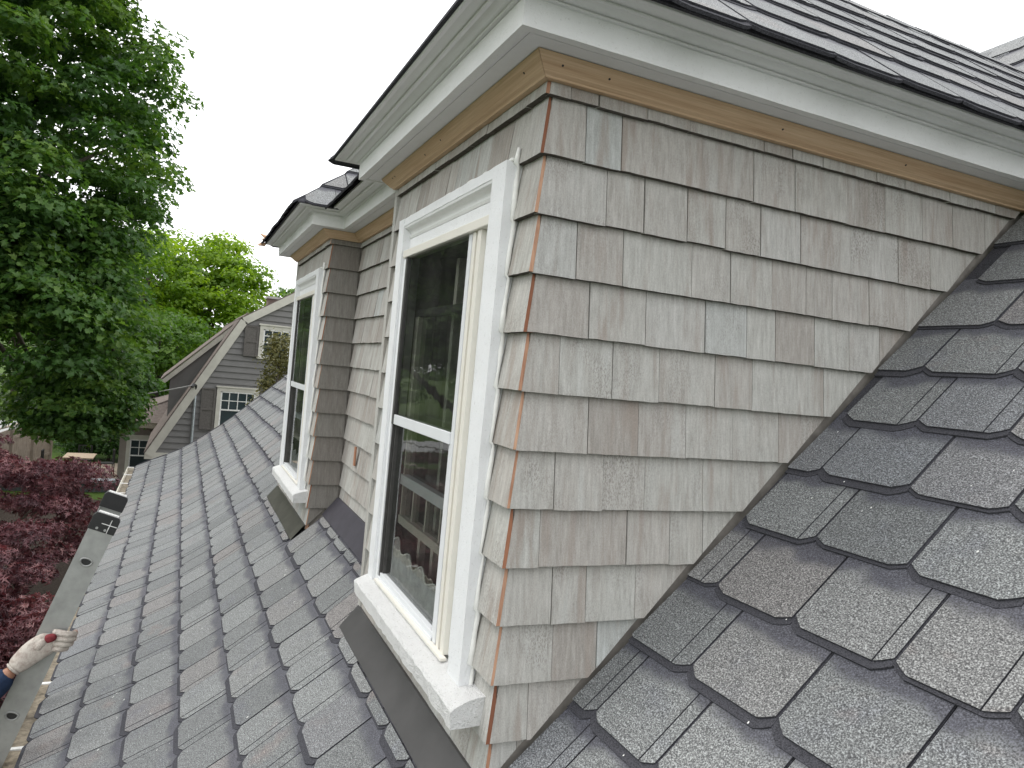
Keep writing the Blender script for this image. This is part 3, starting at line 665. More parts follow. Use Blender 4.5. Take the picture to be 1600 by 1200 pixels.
    for j in range(13):
        t = j / 12; x = bx - 0.555 + 0.16 * t; V += [(x, 0.085 + 0.012 * math.sin(9 * t), -1.13), (x + 0.01, 0.085 + 0.02 * math.sin(8 * t + 1), -1.36)]
    mb.add(V, [(2 * j, 2 * j + 1, 2 * j + 3, 2 * j + 2) for j in range(12)]); o = mb.build('hanging_panel', M['teal'], win, smooth=True); sm = o.modifiers.new('thick', 'SOLIDIFY'); sm.thickness = 0.003
    mb = MB(); V = []; rim = []; NS = 48
    for j in range(NS + 1):
        t = j / NS; x = bx - 0.92 + 0.545 * t; z = -1.178 - 0.045 * t + 0.0125 * math.sin(t * 26) + 0.006 * math.sin(t * 11 + 1); y = 0.026 + 0.004 * math.sin(t * 26)
        V += [(x, y, z), (x, 0.02, -1.30)]; rim.append((x, y - 0.001, z))
    mb.add(V, [(2 * j, 2 * j + 1, 2 * j + 3, 2 * j + 2) for j in range(NS)]); sc = mb.build('loose_screen', M['screen'], win, smooth=True); sm = sc.modifiers.new('thick', 'SOLIDIFY'); sm.thickness = 0.002
    mb = MB(); mb.tube(rim, 0.0026, 6); mb.build('screen_edge', M['capw'], win, smooth=True)
for bx in BX: window(bx)

# ---- gutter along the eave
GY0, GY1, GZT = -1.180, -1.082, -2.206
b = MB(); pf = [(GY1, GZT - 0.005), (GY1, GZT - 0.085), (GY0 + 0.02, GZT - 0.085), (GY0 + 0.012, GZT - 0.05), (GY0, GZT - 0.03), (GY0, GZT), (GY0 + 0.010, GZT + 0.001), (GY0 + 0.010, GZT - 0.008), (GY0 + 0.004, GZT - 0.008), (GY0 + 0.004, GZT - 0.028), (GY0 + 0.016, GZT - 0.049), (GY0 + 0.024, GZT - 0.081), (GY1 - 0.004, GZT - 0.081), (GY1 - 0.004, GZT - 0.005)]
n = len(pf); xa, xb = XL - 0.03, XR
b.add([(xa, *p) for p in pf] + [(xb, *p) for p in pf], [(i, (i + 1) % n, n + (i + 1) % n, n + i) for i in range(n)])
b.box(xa - 0.004, xa, GY0, GY1, GZT - 0.085, GZT); gut = b.build('gutter', M['gutter'], house)
b = MB(); ng = 260; V = []
for j in range(ng + 1):
    x = XL + (XR - XL) * j / ng
    for y in (GY0 + 0.014, GY0 + 0.045, GY1 - 0.004): V.append((x, y, GZT - 0.042 + random.uniform(-0.006, 0.008)))
b.add(V, [(3 * j + k, 3 * j + 3 + k, 3 * j + 4 + k, 3 * j + 1 + k) for j in range(ng) for k in range(2)]); tag(b.build('gutter_debris', M['sludge'], gut, smooth=True), kind='stuff')
x = XL + 0.02; first = None
while x < XR:
    b = MB(); b.box(x - 0.010, x + 0.010, GY0 + 0.001, GY1 - 0.002, GZT + 0.002, GZT + 0.007); b.build('gutter_hanger', M['capw'], gut); x += 0.60
b = MB(); b.box(XL, XR, GY1 + 0.001, GY1 + 0.02, GZT - 0.16, GZT + 0.0); b.build('eave_board', M['drip'], house)

# ================================================================== LADDER
lad = tag(empty('extension_ladder', (-2.0, -2.40, GZ)), 'grey aluminium extension ladder with black rail caps leaning on the gutter', 'ladder')
lu = Vector((0, 0.346, 1.0)).normalized()         # up the rails
lf = Vector((0, 1, -0.346)).normalized()          # towards the house
top = Vector((0, -0.873, -1.30))
def lp(x, f, d): return Vector((x, 0, 0)) + top + lf * f - lu * d
LEN = (top.z - GZ) / lu.z - 0.01
LADX = (-1.80, -2.26)
for x in LADX:
    s = 1 if x == LADX[0] else -1; th = 0.004; dep = 0.024; hw = 0.046
    b = MB(); pf = [(0, -hw), (0, hw), (-dep * s, hw), (-dep * s, hw - th), (-th * s, hw - th), (-th * s, -hw + th), (-dep * s, -hw + th), (-dep * s, -hw)]
    V = [lp(x + a, c, 0.02) for a, c in pf] + [lp(x + a, c, LEN) for a, c in pf]
    b.add(V, [tuple(range(8)), tuple(range(8, 16))[::-1]] + [(i, 8 + i, 8 + (i + 1) % 8, (i + 1) % 8) for i in range(8)]); rail = b.build('rail', M['ladder'], lad)
    b = MB(); pc = [(0.004 * s, -hw - 0.003), (0.004 * s, hw + 0.003), (-0.030 * s, hw + 0.003), (-0.030 * s, -hw - 0.003)]
    V = []
    for d, k in ((0.055, 1), (0.0, 1), (-0.014, 0.82)): V += [lp(x + a, c * k, d) for a, c in pc]
    b.add(V, [(0, 1, 2, 3), (8, 9, 10, 11)] + [(4 * j + i, 4 * j + 4 + i, 4 * j + 4 + (i + 1) % 4, 4 * j + (i + 1) % 4) for j in range(2) for i in range(4)]); cp = b.build('rail_cap', M['cap'], lad, bevel=0.002)
    b = MB(); b.tube([lp(x - 0.013 * s, -hw * 0.80, -0.013), lp(x - 0.013 * s, hw * 0.80, -0.013)], 0.0075, 6); b.build('cap_edge', M['capw'], cp)
    b = MB(); b.tube([lp(x + 0.0052 * s, hw * 0.45, 0.054), lp(x + 0.0052 * s, hw * 0.45, 0.0)], 0.0016, 5); b.tube([lp(x + 0.0052 * s, -hw * 0.2, 0.022), lp(x + 0.0052 * s, hw * 1.02, 0.022)], 0.0016, 5); b.build('cap_rib', M['capw'], cp)
    b = MB()
    for c in (-0.018, 0.012): b.tube([lp(x + 0.003 * s, c, 0.044), lp(x + 0.0062 * s, c, 0.044)], 0.005, 8)
    b.build('rivet', M['ladder'], cp)
for j in range(13):
    d = 0.175 + j * 0.305
    if d > LEN - 0.05: break
    b = MB(); b.tube([lp(LADX[0] - 0.001, 0, d), lp(LADX[1] + 0.001, 0, d)], 0.016, 10, caps=False); rg = b.build('rung', M['ladder'], lad, smooth=True)
    b = MB()   # swaged rung end: a raised ring with a dark mouth
    ring = [lp(LADX[0] + 0.002, 0.021 * math.cos(a), d - (0.019 if math.sin(a) < 0 else 0.011) * math.sin(a)) for a in np.linspace(0, 2 * math.pi, 15)]
    b.tube(ring, 0.0035, 6, caps=False); b.build('rung_end', M['ladder'], rg, smooth=True)
    b = MB(); b.poly([lp(LADX[0] + 0.0022, 0.017 * math.cos(a), d - (0.015 if math.sin(a) < 0 else 0.007) * math.sin(a)) for a in np.linspace(0, 2 * math.pi, 14)[:-1]]); b.build('rung_mouth', M['cap'], rg)

# ================================================================== PERSON on the ladder (hand and forearm in view)
def skin(name, verts, edges, rad, mat, parent, sub=2, root=0):
    me = bpy.data.meshes.new(name); me.from_pydata([tuple(v) for v in verts], edges, []); o = link(name, me, parent)
    md = o.modifiers.new('skin', 'SKIN'); md.use_smooth_shade = True
    for i, sv in enumerate(me.skin_vertices[0].data):
        r = rad[i]; sv.radius = r if isinstance(r, tuple) else (r, r); sv.use_root = (i == root)
    ss = o.modifiers.new('sub', 'SUBSURF'); ss.levels = sub; ss.render_levels = sub
    me.materials.append(mat); return o
person = tag(empty('person', (-2.0, -2.3, -4.2)), 'person in navy sleeve and red fingered white work glove gripping the ladder rail', 'person')
m_skin = m_plain('skin', (0.30, 0.15, 0.095), 0.55, 0.4, 0, 0.1, 20)
m_navy = m_plain('navy_cloth', (0.018, 0.03, 0.062), 0.9, 0.15, 0, 0.3, 60, 0.003)
s_ = NT('knit_glove'); wv = s_.n('ShaderNodeTexWave'); wv.inputs['Scale'].default_value = 240; s_.put(wv.inputs['Vector'], s_.co); wv.inputs['Distortion'].default_value = 1.5
s_.bump(s_.math('ADD', wv.outputs['Fac'], s_.noise(300, 2)), 0.0012, 0.7)
m_glove = s_.fin(s_.mix(s_.ramp(s_.noise(36, 5, 0.75), (0.44, 0.0), (0.72, 0.85)), (0.60, 0.55, 0.49), (0.30, 0.22, 0.19)), 0.95, 0.1)
m_red = m_plain('red_rubber_tip', (0.17, 0.03, 0.035), 0.8, 0.2, 0, 0.4, 60, 0.002)
m_dirty = m_plain('soiled_fingertip', (0.30, 0.16, 0.12), 0.9, 0.1, 0, 0.4, 70, 0.002)
m_jean = m_plain('work_trousers', (0.05, 0.055, 0.06), 0.9)
# body below the frame
hip = Vector((-2.03, -2.16, -3.25)); chest = Vector((-2.03, -1.86, -2.72)); neck = Vector((-2.03, -1.79, -2.52)); head = Vector((-2.03, -1.75, -2.36))
shr, shl = Vector((-1.85, -1.84, -2.60)), Vector((-2.21, -1.84, -2.60)); elr = Vector((-1.72, -1.62, -2.38)); wrr = Vector((-1.755, -1.128, -1.847)); hnd = Vector((-1.762, -1.075, -1.79))
ell_, wrl = Vector((-2.42, -1.60, -2.62)), Vector((-2.29, -1.33, -2.50))
kr, ar_ = Vector((-1.93, -1.97, -3.62)), Vector((-1.93, -2.20, -3.98)); kl, al = Vector((-2.13, -1.98, -3.85)), Vector((-2.13, -2.24, -4.28))
BV = [hip, hip + (chest - hip) * 0.5, chest, neck, head, head + Vector((0, 0.01, 0.10)), shr, elr, wrr, shl, ell_, wrl, hip + Vector((0.09, 0, -0.05)), kr, ar_, ar_ + Vector((0, 0.14, -0.05)), hip + Vector((-0.09, 0, -0.05)), kl, al, al + Vector((0, 0.14, -0.05))]
BE = [(0, 1), (1, 2), (2, 3), (3, 4), (4, 5), (2, 6), (6, 7), (7, 8), (2, 9), (9, 10), (10, 11), (0, 12), (12, 13), (13, 14), (14, 15), (0, 16), (16, 17), (17, 18), (18, 19)]
BR = [0.13, 0.12, 0.135, 0.055, 0.085, 0.07, 0.06, 0.042, 0.026, 0.06, 0.042, 0.028, 0.08, 0.055, 0.04, 0.035, 0.08, 0.055, 0.04, 0.035]
skin('body', BV, BE, BR, m_skin, person)
ce = wrr + (elr - wrr) * 0.02
SV = [BV[0], BV[1], BV[2], shr, elr, elr + (ce - elr) * 0.5, ce, shl, ell_, ell_ + (wrl - ell_) * 0.75]
skin('shirt', SV, [(0, 1), (1, 2), (2, 3), (3, 4), (4, 5), (5, 6), (2, 7), (7, 8), (8, 9)], [0.145, 0.138, 0.15, 0.078, 0.066, 0.058, 0.047, 0.078, 0.062, 0.05], m_navy, person)
skin('trousers', [BV[0], BV[12], kr, ar_, BV[16], kl, al], [(0, 1), (1, 2), (2, 3), (0, 4), (4, 5), (5, 6)], [0.142, 0.10, 0.075, 0.058, 0.10, 0.075, 0.058], m_jean, person)
skin('hair', [head + Vector((0, -0.035, 0.03)), head + Vector((0, -0.02, 0.09)), head + Vector((0, 0.035, 0.115))], [(0, 1), (1, 2)], [0.08, 0.082, 0.06], m_plain('dark_hair', (0.02, 0.016, 0.014), 0.7), person)
for sx in (-1, 1):
    b = MB(); c = head + Vector((0.03 * sx, 0.082, 0.035)); b.tube([c - Vector((0, 0.01, 0)), c + Vector((0, 0.003, 0))], 0.011, 8); b.build('eye', M['capw'], person)
skin('nose', [head + Vector((0, 0.08, 0.035)), head + Vector((0, 0.105, 0.0))], [(0, 1)], [0.012, 0.016], m_skin, person)
# glove: palm lies on the outer face of the near rail, four fingers over its house-side edge, thumb up along the face
FX = LADX[0] + 0.004
gx = FX + 0.024
w0 = wrr + Vector((0.004, -0.008, -0.006)); pa = Vector((gx + 0.004, -1.083, -1.800)); pb = Vector((gx, -1.045, -1.772)); pc = Vector((gx - 0.004, -1.012, -1.758))
skin('glove', [w0, w0.lerp(pa, 0.5), pa, pb, pc], [(0, 1), (1, 2), (2, 3), (3, 4)], [(0.030, 0.034), (0.031, 0.040), (0.026, 0.050), (0.023, 0.053), (0.018, 0.046)], m_glove, person)
skin('glove_cuff', [w0 + (w0 - pa).normalized() * 0.004, w0 + (pa - w0).normalized() * 0.014], [(0, 1)], [0.036, 0.037], m_glove, person, 1)
fdir = (lf * 0.98 + lu * 0.12).normalized()
for k, (d, L) in enumerate(((0.029, 0.94), (0.009, 1.0), (-0.011, 0.97), (-0.030, 0.84))):
    base = pc + lu * d + Vector((-0.002, 0, 0)); 
    edge = base + fdir * (0.036 * L) + Vector((0.004, 0, 0)); ov = base + fdir * (0.062 * L) + Vector((-0.016, 0, -0.002)); tip = base + fdir * (0.058 * L) + Vector((-0.044, 0, -0.003))
    skin('glove_finger', [base - fdir * 0.02, base, edge, ov, tip], [(0, 1), (1, 2), (2, 3), (3, 4)], [0.0135, 0.0138, 0.0128, 0.0115, 0.010], m_glove if k else m_glove, person, 2)
    skin('fingertip', [edge.lerp(ov, 0.55), ov, tip + (tip - ov) * 0.08], [(0, 1), (1, 2)], [0.0113, 0.0116, 0.0098], m_dirty, person, 2)
tb = pa + lu * 0.034 + Vector((0.006, 0.010, 0))
tm = tb + (lu * 0.8 + lf * 0.45).normalized() * 0.036 + Vector((0.004, 0, 0)); tt = tm + (lu * 0.42 + lf * 0.9).normalized() * 0.034 + Vector((-0.006, 0, 0))
skin('glove_thumb', [tb - lu * 0.02, tb, tm], [(0, 1), (1, 2)], [0.023, 0.021, 0.017], m_glove, person)
skin('thumb_tip', [tm - (tm - tb) * 0.25, tm + (tt - tm) * 0.3, tt], [(0, 1), (1, 2)], [0.0176, 0.018, 0.0135], m_red, person)

# ================================================================== NEIGHBOURING HOUSE
NX = -20.0
nb = tag(empty('neighbor_house', (NX, 3.2, GZ)), 'grey clapboard gambrel house with cream trim and shuttered windows beyond the roof', 'house')
m_clap = m_plain('grey_clapboard', (0.195, 0.190, 0.186), 0.8, 0.2, 0, 0.1, 3); m_ctrim = m_plain('cream_trim', (0.56, 0.54, 0.48), 0.6, 0.3, 0, 0.1, 4)
m_shut = m_plain('grey_shutter', (0.125, 0.115, 0.107), 0.7); m_brown = m_plain('brown_roof', (0.165, 0.138, 0.124), 0.9, 0.15, 0, 0.3, 9, 0.01); m_dglass = m_plain('dark_window_glass', (0.03, 0.045, 0.05), 0.08, 0.6, 0, 0.3, 2)
NC = 3.2
GP = [(-1.20, -3.42), (0.80, 0.22), (NC, 1.78), (2 * NC - 0.80, 0.22), (2 * NC + 1.20, -3.42)]
b = MB(); P = [(-1.0, GZ)] + [(-1.0, -3.3)] + GP[1:4] + [(2 * NC + 1.0, -3.3), (2 * NC + 1.0, GZ)]
n = len(P); b.add([(NX, y, z) for y, z in P] + [(NX - 8, y, z) for y, z in P], [tuple(range(n)), tuple(range(n, 2 * n))[::-1]] + [(i, n + i, n + (i + 1) % n, (i + 1) % n) for i in range(n)]); nw = b.build('wall', m_clap, nb)
z = -3.50; ex = 0.165
while z < 1.7:
    pl = [(-3, z), (9, z), (9, z + ex + 0.02), (-3, z + ex + 0.02)]
    for (a, c), (d, e) in zip(GP, GP[1:]): pl = clip(pl, lambda q, a=a, c=c, d=d, e=e: -((d - a) * (q[1] - c) - (e - c) * (q[0] - a)))
    if len(pl) >= 3:
        b = MB(); n = len(pl); o = lambda zz: 0.046 - 0.040 * (zz - z) / ex
        b.add([(NX + o(q[1]), *q) for q in pl] + [(NX + 0.001, *q) for q in pl], [tuple(range(n))] + [(i, n + i, n + (i + 1) % n, (i + 1) % n) for i in range(n)]); b.build('clapboard', m_clap, nw)
    z += ex
for side in (0, 1):
    for i in (0, 1):
        (y0, z0), (y1, z1) = (GP[i], GP[i + 1]) if side == 0 else (GP[4 - i], GP[3 - i])
        d = Vector((y1 - y0, z1 - z0)).normalized(); nrm = Vector((-d.y, d.x)) * (1 if side == 0 else -1)
        if nrm.y < 0: nrm = -nrm
        q = [Vector((y0, z0)) - d * (0.12 if i == 0 else 0.0) - nrm * 0.10, Vector((y1, z1)) - nrm * 0.10, Vector((y1, z1)) + nrm * 0.10, Vector((y0, z0)) - d * (0.12 if i == 0 else 0) + nrm * 0.10]
        b = MB(); xa, xb = NX + 0.12, NX - 0.02; b.add([(xa, *p) for p in q] + [(xb, *p) for p in q], [(0, 1, 2, 3), (4, 7, 6, 5), (0, 4, 5, 1), (1, 5, 6, 2), (2, 6, 7, 3), (3, 7, 4, 0)]); b.build('rake_trim', m_ctrim, nb)
        q2 = [q[3], q[2]]; b = MB(); u = nrm * 0.03
        b.add([(NX + 0.10, *q[3]), (NX + 0.10, *q[2]), (NX - 8.2, *q[2]), (NX - 8.2, *q[3]), (NX + 0.10, *(q[3] + u)), (NX + 0.10, *(q[2] + u)), (NX - 8.2, *(q[2] + u)), (NX - 8.2, *(q[3] + u))], [(0, 1, 2, 3), (4, 7, 6, 5), (0, 4, 5, 1), (1, 5, 6, 2), (2, 6, 7, 3), (3, 7, 4, 0)]); b.build('roof', m_brown, nb)
b = MB(); b.box(NX + 0.03, NX + 0.10, -1.35, 2 * NC + 1.35, -3.62, -3.45); b.build('belt_trim', m_ctrim, nb)
def far_window(par, x, y0, y1, z0, z1, rows=2, shut=True, cols=3, sw=0.36):
    b = MB(); t = 0.10; d = x + 0.06
    b.box(x, d, y0 - t, y0, z0 - 0.05, z1 + t); b.box(x, d, y1, y1 + t, z0 - 0.05, z1 + t); b.box(x, d, y0, y1, z1, z1 + t); b.box(x, d + 0.04, y0 - t - 0.03, y1 + t + 0.03, z0 - 0.10, z0 - 0.05); b.box(x, d + 0.03, y0 - t - 0.03, y1 + t + 0.03, z1 + t, z1 + t + 0.04)
    wn = b.build('window', m_ctrim, par)
    b = MB(); b.box(x + 0.002, x + 0.03, y0, y1, z0 - 0.05, z1); b.build('glass_pane', m_dglass, wn)
    b = MB(); zm = (z0 + z1) / 2
    b.box(x + 0.031, x + 0.055, y0, y1, zm - 0.02, zm + 0.02); b.box(x + 0.031, x + 0.05, y0, y0 + 0.035, z0 - 0.05, z1); b.box(x + 0.031, x + 0.05, y1 - 0.035, y1, z0 - 0.05, z1); b.box(x + 0.031, x + 0.05, y0, y1, z0 - 0.05, z0); b.box(x + 0.031, x + 0.05, y0, y1, z1 - 0.035, z1)
    for i in range(1, cols): yy = y0 + (y1 - y0) * i / cols; b.box(x + 0.031, x + 0.045, yy - 0.011, yy + 0.011, zm, z1)
    for i in range(1, rows): zz = zm + (z1 - zm) * i / rows; b.box(x + 0.031, x + 0.043, y0, y1, zz - 0.011, zz + 0.011)
    b.build('muntins', M['capw'], wn)
    if shut:
        for ya, yb in ((y0 - t - 0.02 - sw, y0 - t - 0.02), (y1 + t + 0.02, y1 + t + 0.02 + sw)):
            b = MB(); zs = [z0 - 0.06, (z0 + z1) / 2, z1 + 0.06]
            b.box(x + 0.03, x + 0.05, ya, yb, zs[0], zs[2])
            for a, c in ((ya, ya + 0.05), (yb - 0.05, yb)): b.box(x + 0.05, x + 0.07, a, c, zs[0], zs[2])
            for zz in zs: b.box(x + 0.05, x + 0.068, ya + 0.05, yb - 0.05, max(zz - 0.04, zs[0]), min(zz + 0.04, zs[2]))
            b.build('shutter', m_shut, par)
far_window(nb, NX + 0.035, 1.32, 2.02, -0.66, 0.06)
far_window(nb, NX + 0.035, 0.37, 1.25, -2.72, -1.72, cols=4)
b = MB(); b.tube([(NX + 0.08, -0.26, -1.72), (NX + 0.08, -0.255, -3.6), (NX + 0.08, -0.25, GZ + 0.1)], 0.035, 8); b.build('service_mast', m_plain('galvanised_pipe', (0.42, 0.45, 0.48), 0.4, 0.5, 0.5), nb)
b = MB(); b.tube([(NX + 0.08, -0.26, -1.72), (NX + 0.10, -0.27, -1.62), (NX + 0.2, -0.33, -1.60), (NX + 0.24, -0.36, -1.66)], 0.045, 7); b.build('weatherhead', M['cap'], nb)
# back shed dormer
b = MB(); DXA, DXB = NX - 1.6, NX - 6.5; P = [(-0.92, -2.7), (-0.92, -1.56), (0.9, 0.245), (0.9, -2.7)]
n = 4; b.add([(DXA, *p) for p in P] + [(DXB, *p) for p in P], [(0, 1, 2, 3), (7, 6, 5, 4)] + [(i, n + i, n + (i + 1) % n, (i + 1) % n) for i in range(n)]); b.build('shed_dormer', m_clap, nb)
b = MB(); P = [(-1.16, -1.80), (-1.16, -1.64), (1.0, 0.50), (1.0, 0.32)]
b.add([(DXA + 0.15, *p) for p in P] + [(DXA - 0.0, *p) for p in P], [(0, 1, 2, 3), (7, 6, 5, 4)] + [(i, n + i, n + (i + 1) % n, (i + 1) % n) for i in range(n)]); b.build('dormer_trim', m_ctrim, nb)
b = MB(); P = [(-1.18, -1.64), (-1.18, -1.60), (1.0, 0.55), (1.0, 0.51)]
b.add([(DXA + 0.13, *p) for p in P] + [(DXB, *p) for p in P], [(0, 1, 2, 3), (7, 6, 5, 4)] + [(i, n + i, n + (i + 1) % n, (i + 1) % n) for i in range(n)]); b.build('dormer_roof', m_brown, nb)
b = MB(); b.box(NX - 4.6, NX - 4.0, 1.75, 2.35, 0.5, 1.20); ch = b.build('chimney', m_plain('chimney_brick', (0.20, 0.15, 0.13), 0.9, 0.2, 0, 0.3, 20), nb)
b = MB(); b.box(NX - 4.65, NX - 3.95, 1.70, 2.40, 1.20, 1.27); b.build('chimney_cap', m_plain('cap_stone', (0.45, 0.44, 0.42), 0.8), ch)
# low ell at the back
EX = -25.0
b = MB(); b.box(EX - 6, EX, -2.25, 4.0, GZ, -3.1); b.build('ell_wall', m_plain('taupe_stucco', (0.25, 0.22, 0.195), 0.9, 0.2, 0, 0.1, 6, 0.004), nb)
b = MB(); b.box(EX - 6.3, EX + 0.28, -2.55, 4.3, -3.32, -3.14); b.build('ell_fascia', m_plain('taupe_trim', (0.36, 0.33, 0.27), 0.7), nb)
b = MB(); A = [(EX + 0.3, -2.57, -3.14), (EX - 6.3, -2.57, -3.14), (EX - 6.3, 4.3, -3.14), (EX + 0.3, 4.3, -3.14)]; T = [(EX - 3.0, 0.7, -1.80), (EX - 3.2, 1.0, -1.80)]
b.poly([A[0], A[3], T[1], T[0]]); b.poly([A[1], A[0], T[0]]); b.poly([A[2], A[1], T[0], T[1]]); b.poly([A[3], A[2], T[1]]); b.build('ell_roof', m_brown, nb)
far_window(nb, EX + 0.004, -1.95, -1.15, -4.75, -3.72, shut=False, cols=3)
b = MB(); pts = [(NX + 0.22, -0.36, -1.62)] + [Vector((NX + 0.22, -0.36, -1.62)).lerp(Vector((-21.5, -9.0, -3.4)), t) - Vector((0, 0, 0.9 * t * (1 - t))) for t in np.linspace(0.05, 1, 16)]
b.tube(pts, 0.016, 5); tag(b.build('utility_cable', m_plain('cable', (0.30, 0.30, 0.29), 0.6)), 'thin grey service cable strung from the mast into the maple leaves', 'cable')

# ================================================================== YARD
# plank fence, receding past the patio
f0, f1 = Vector((-30.4, -4.86, 0)), Vector((-17.0, -6.35, 0)); fd = (f1 - f0).normalized(); fn = Vector((-fd.y, fd.x, 0))
if fn.y < 0: fn = -fn
fence = tag(empty('plank_fence', (f0.x, f0.y, GZ)), 'weathered tan board fence with posts behind the red maple', 'fence')
m_fence = m_plain('weathered_board', (0.34, 0.29, 0.24), 0.9, 0.15, 0, 0.25, 6); L = (f1 - f0).length
def fbox(name, a, c, o0, o1, z0, z1, par=fence):
    b = MB(); P = [f0 + fd * a + fn * o0, f0 + fd * c + fn * o0, f0 + fd * c + fn * o1, f0 + fd * a + fn * o1]
    b.add([(p.x, p.y, z) for z in (z0, z1) for p in P], [(0, 3, 2, 1), (4, 5, 6, 7), (0, 1, 5, 4), (1, 2, 6, 5), (2, 3, 7, 6), (3, 0, 4, 7)]); return b.build(name, m_fence, par)
a = 0.0
while a < L: fbox('board', a + 0.006, a + 0.194, -0.012 + random.uniform(-0.004, 0.004), 0.012, GZ, GZ + 1.70 + random.uniform(-0.01, 0.01)); a += 0.2
a = 0.0
while a < L: fbox('post', a, a + 0.10, 0.013, 0.10, GZ, GZ + 1.80); a += 2.2
for z in (0.35, 1.38): fbox('fence_rail', 0.0, L, 0.0135, 0.05, GZ + z, GZ + z + 0.09)
fbox('top_cap', 0, L, -0.03, 0.06, GZ + 1.801, GZ + 1.84)
# patio table and chairs
tb_ = tag(empty('patio_table', (-27.6, -3.6, GZ)), 'square patio table with tan top and thin dark legs beside the ell', 'table')
m_iron = m_plain('dark_iron', (0.03, 0.03, 0.03), 0.5, 0.4)
b = MB(); b.box(-28.2, -27.0, -4.02, -3.12, GZ + 0.70, GZ + 0.735); b.build('table_top', m_plain('tan_table_top', (0.42, 0.33, 0.24), 0.7), tb_)
for x in (-28.1, -27.1):
    for y in (-3.95, -3.19): b = MB(); b.box(x - 0.02, x + 0.02, y - 0.02, y + 0.02, GZ, GZ + 0.70); b.build('leg', m_iron, tb_)
def chair(x, y, rz, label):
    c = tag(empty('patio_chair', (x, y, GZ)), label, 'chair', 'chairs around the patio table'); c.rotation_euler.z = 0; ca, sa = math.cos(rz), math.sin(rz)
    def part(nm, bx):
        b = MB(); b.box(*bx); b.v = [(x + p[0] * ca - p[1] * sa, y + p[0] * sa + p[1] * ca, GZ + p[2]) for p in b.v]; b.build(nm, m_iron, c)
    part('seat', (-0.22, 0.22, -0.22, 0.22, 0.43, 0.46))
    for sx in (-1, 1):
        for sy in (-1, 1): part('leg', (sx * 0.21 - 0.015, sx * 0.21 + 0.015, sy * 0.21 - 0.015, sy * 0.21 + 0.015, 0, 0.43 if sy < 0 else 0.92))
    for i in range(5): part('back_slat', (-0.18 + i * 0.085, -0.16 + i * 0.085, 0.20, 0.22, 0.46, 0.90))
    part('back_rail', (-0.21, 0.21, 0.195, 0.225, 0.90, 0.93))
chair(-27.3, -4.42, math.pi, 'dark slat back patio chair on the fence side of the table')
chair(-28.7, -3.55, math.pi / 2, 'dark slat back patio chair behind the table')
chair(-28.0, -2.78, 0.2, 'dark slat back patio chair between the table and the ell')
hd = tag(empty('hedge', (-31.8, -3.0, GZ)), 'dark green clipped hedge behind the patio table', 'hedge')
HEDGE_C = [(-31.8 + random.uniform(-0.5, 0.5), random.uniform(-4.7, -1.6), GZ + random.uniform(0.2, 1.25)) for _ in range(90)]
# low stone wall in front of the patio
sw = tag(empty('stone_wall', (-24.9, -2.8, GZ)), 'low blue grey block wall with flat cap stones below the patio', 'wall'); m_st = m_plain('bluestone', (0.30, 0.33, 0.35), 0.85, 0.2, 0, 0.2, 8)
b = MB(); b.box(-25.1, -24.75, -7.5, 2.0, GZ, GZ + 0.30); b.build('wall_core', m_plain('wall_core_stone', (0.10, 0.115, 0.12), 0.9), sw)
y = -7.5
while y < 2.0: b = MB(); h = random.uniform(-0.006, 0.006); b.box(-25.16, -24.69, y + 0.008, y + 0.40, GZ + 0.301, GZ + 0.37 + h); b.build('cap_stone', m_st, sw); y += 0.41

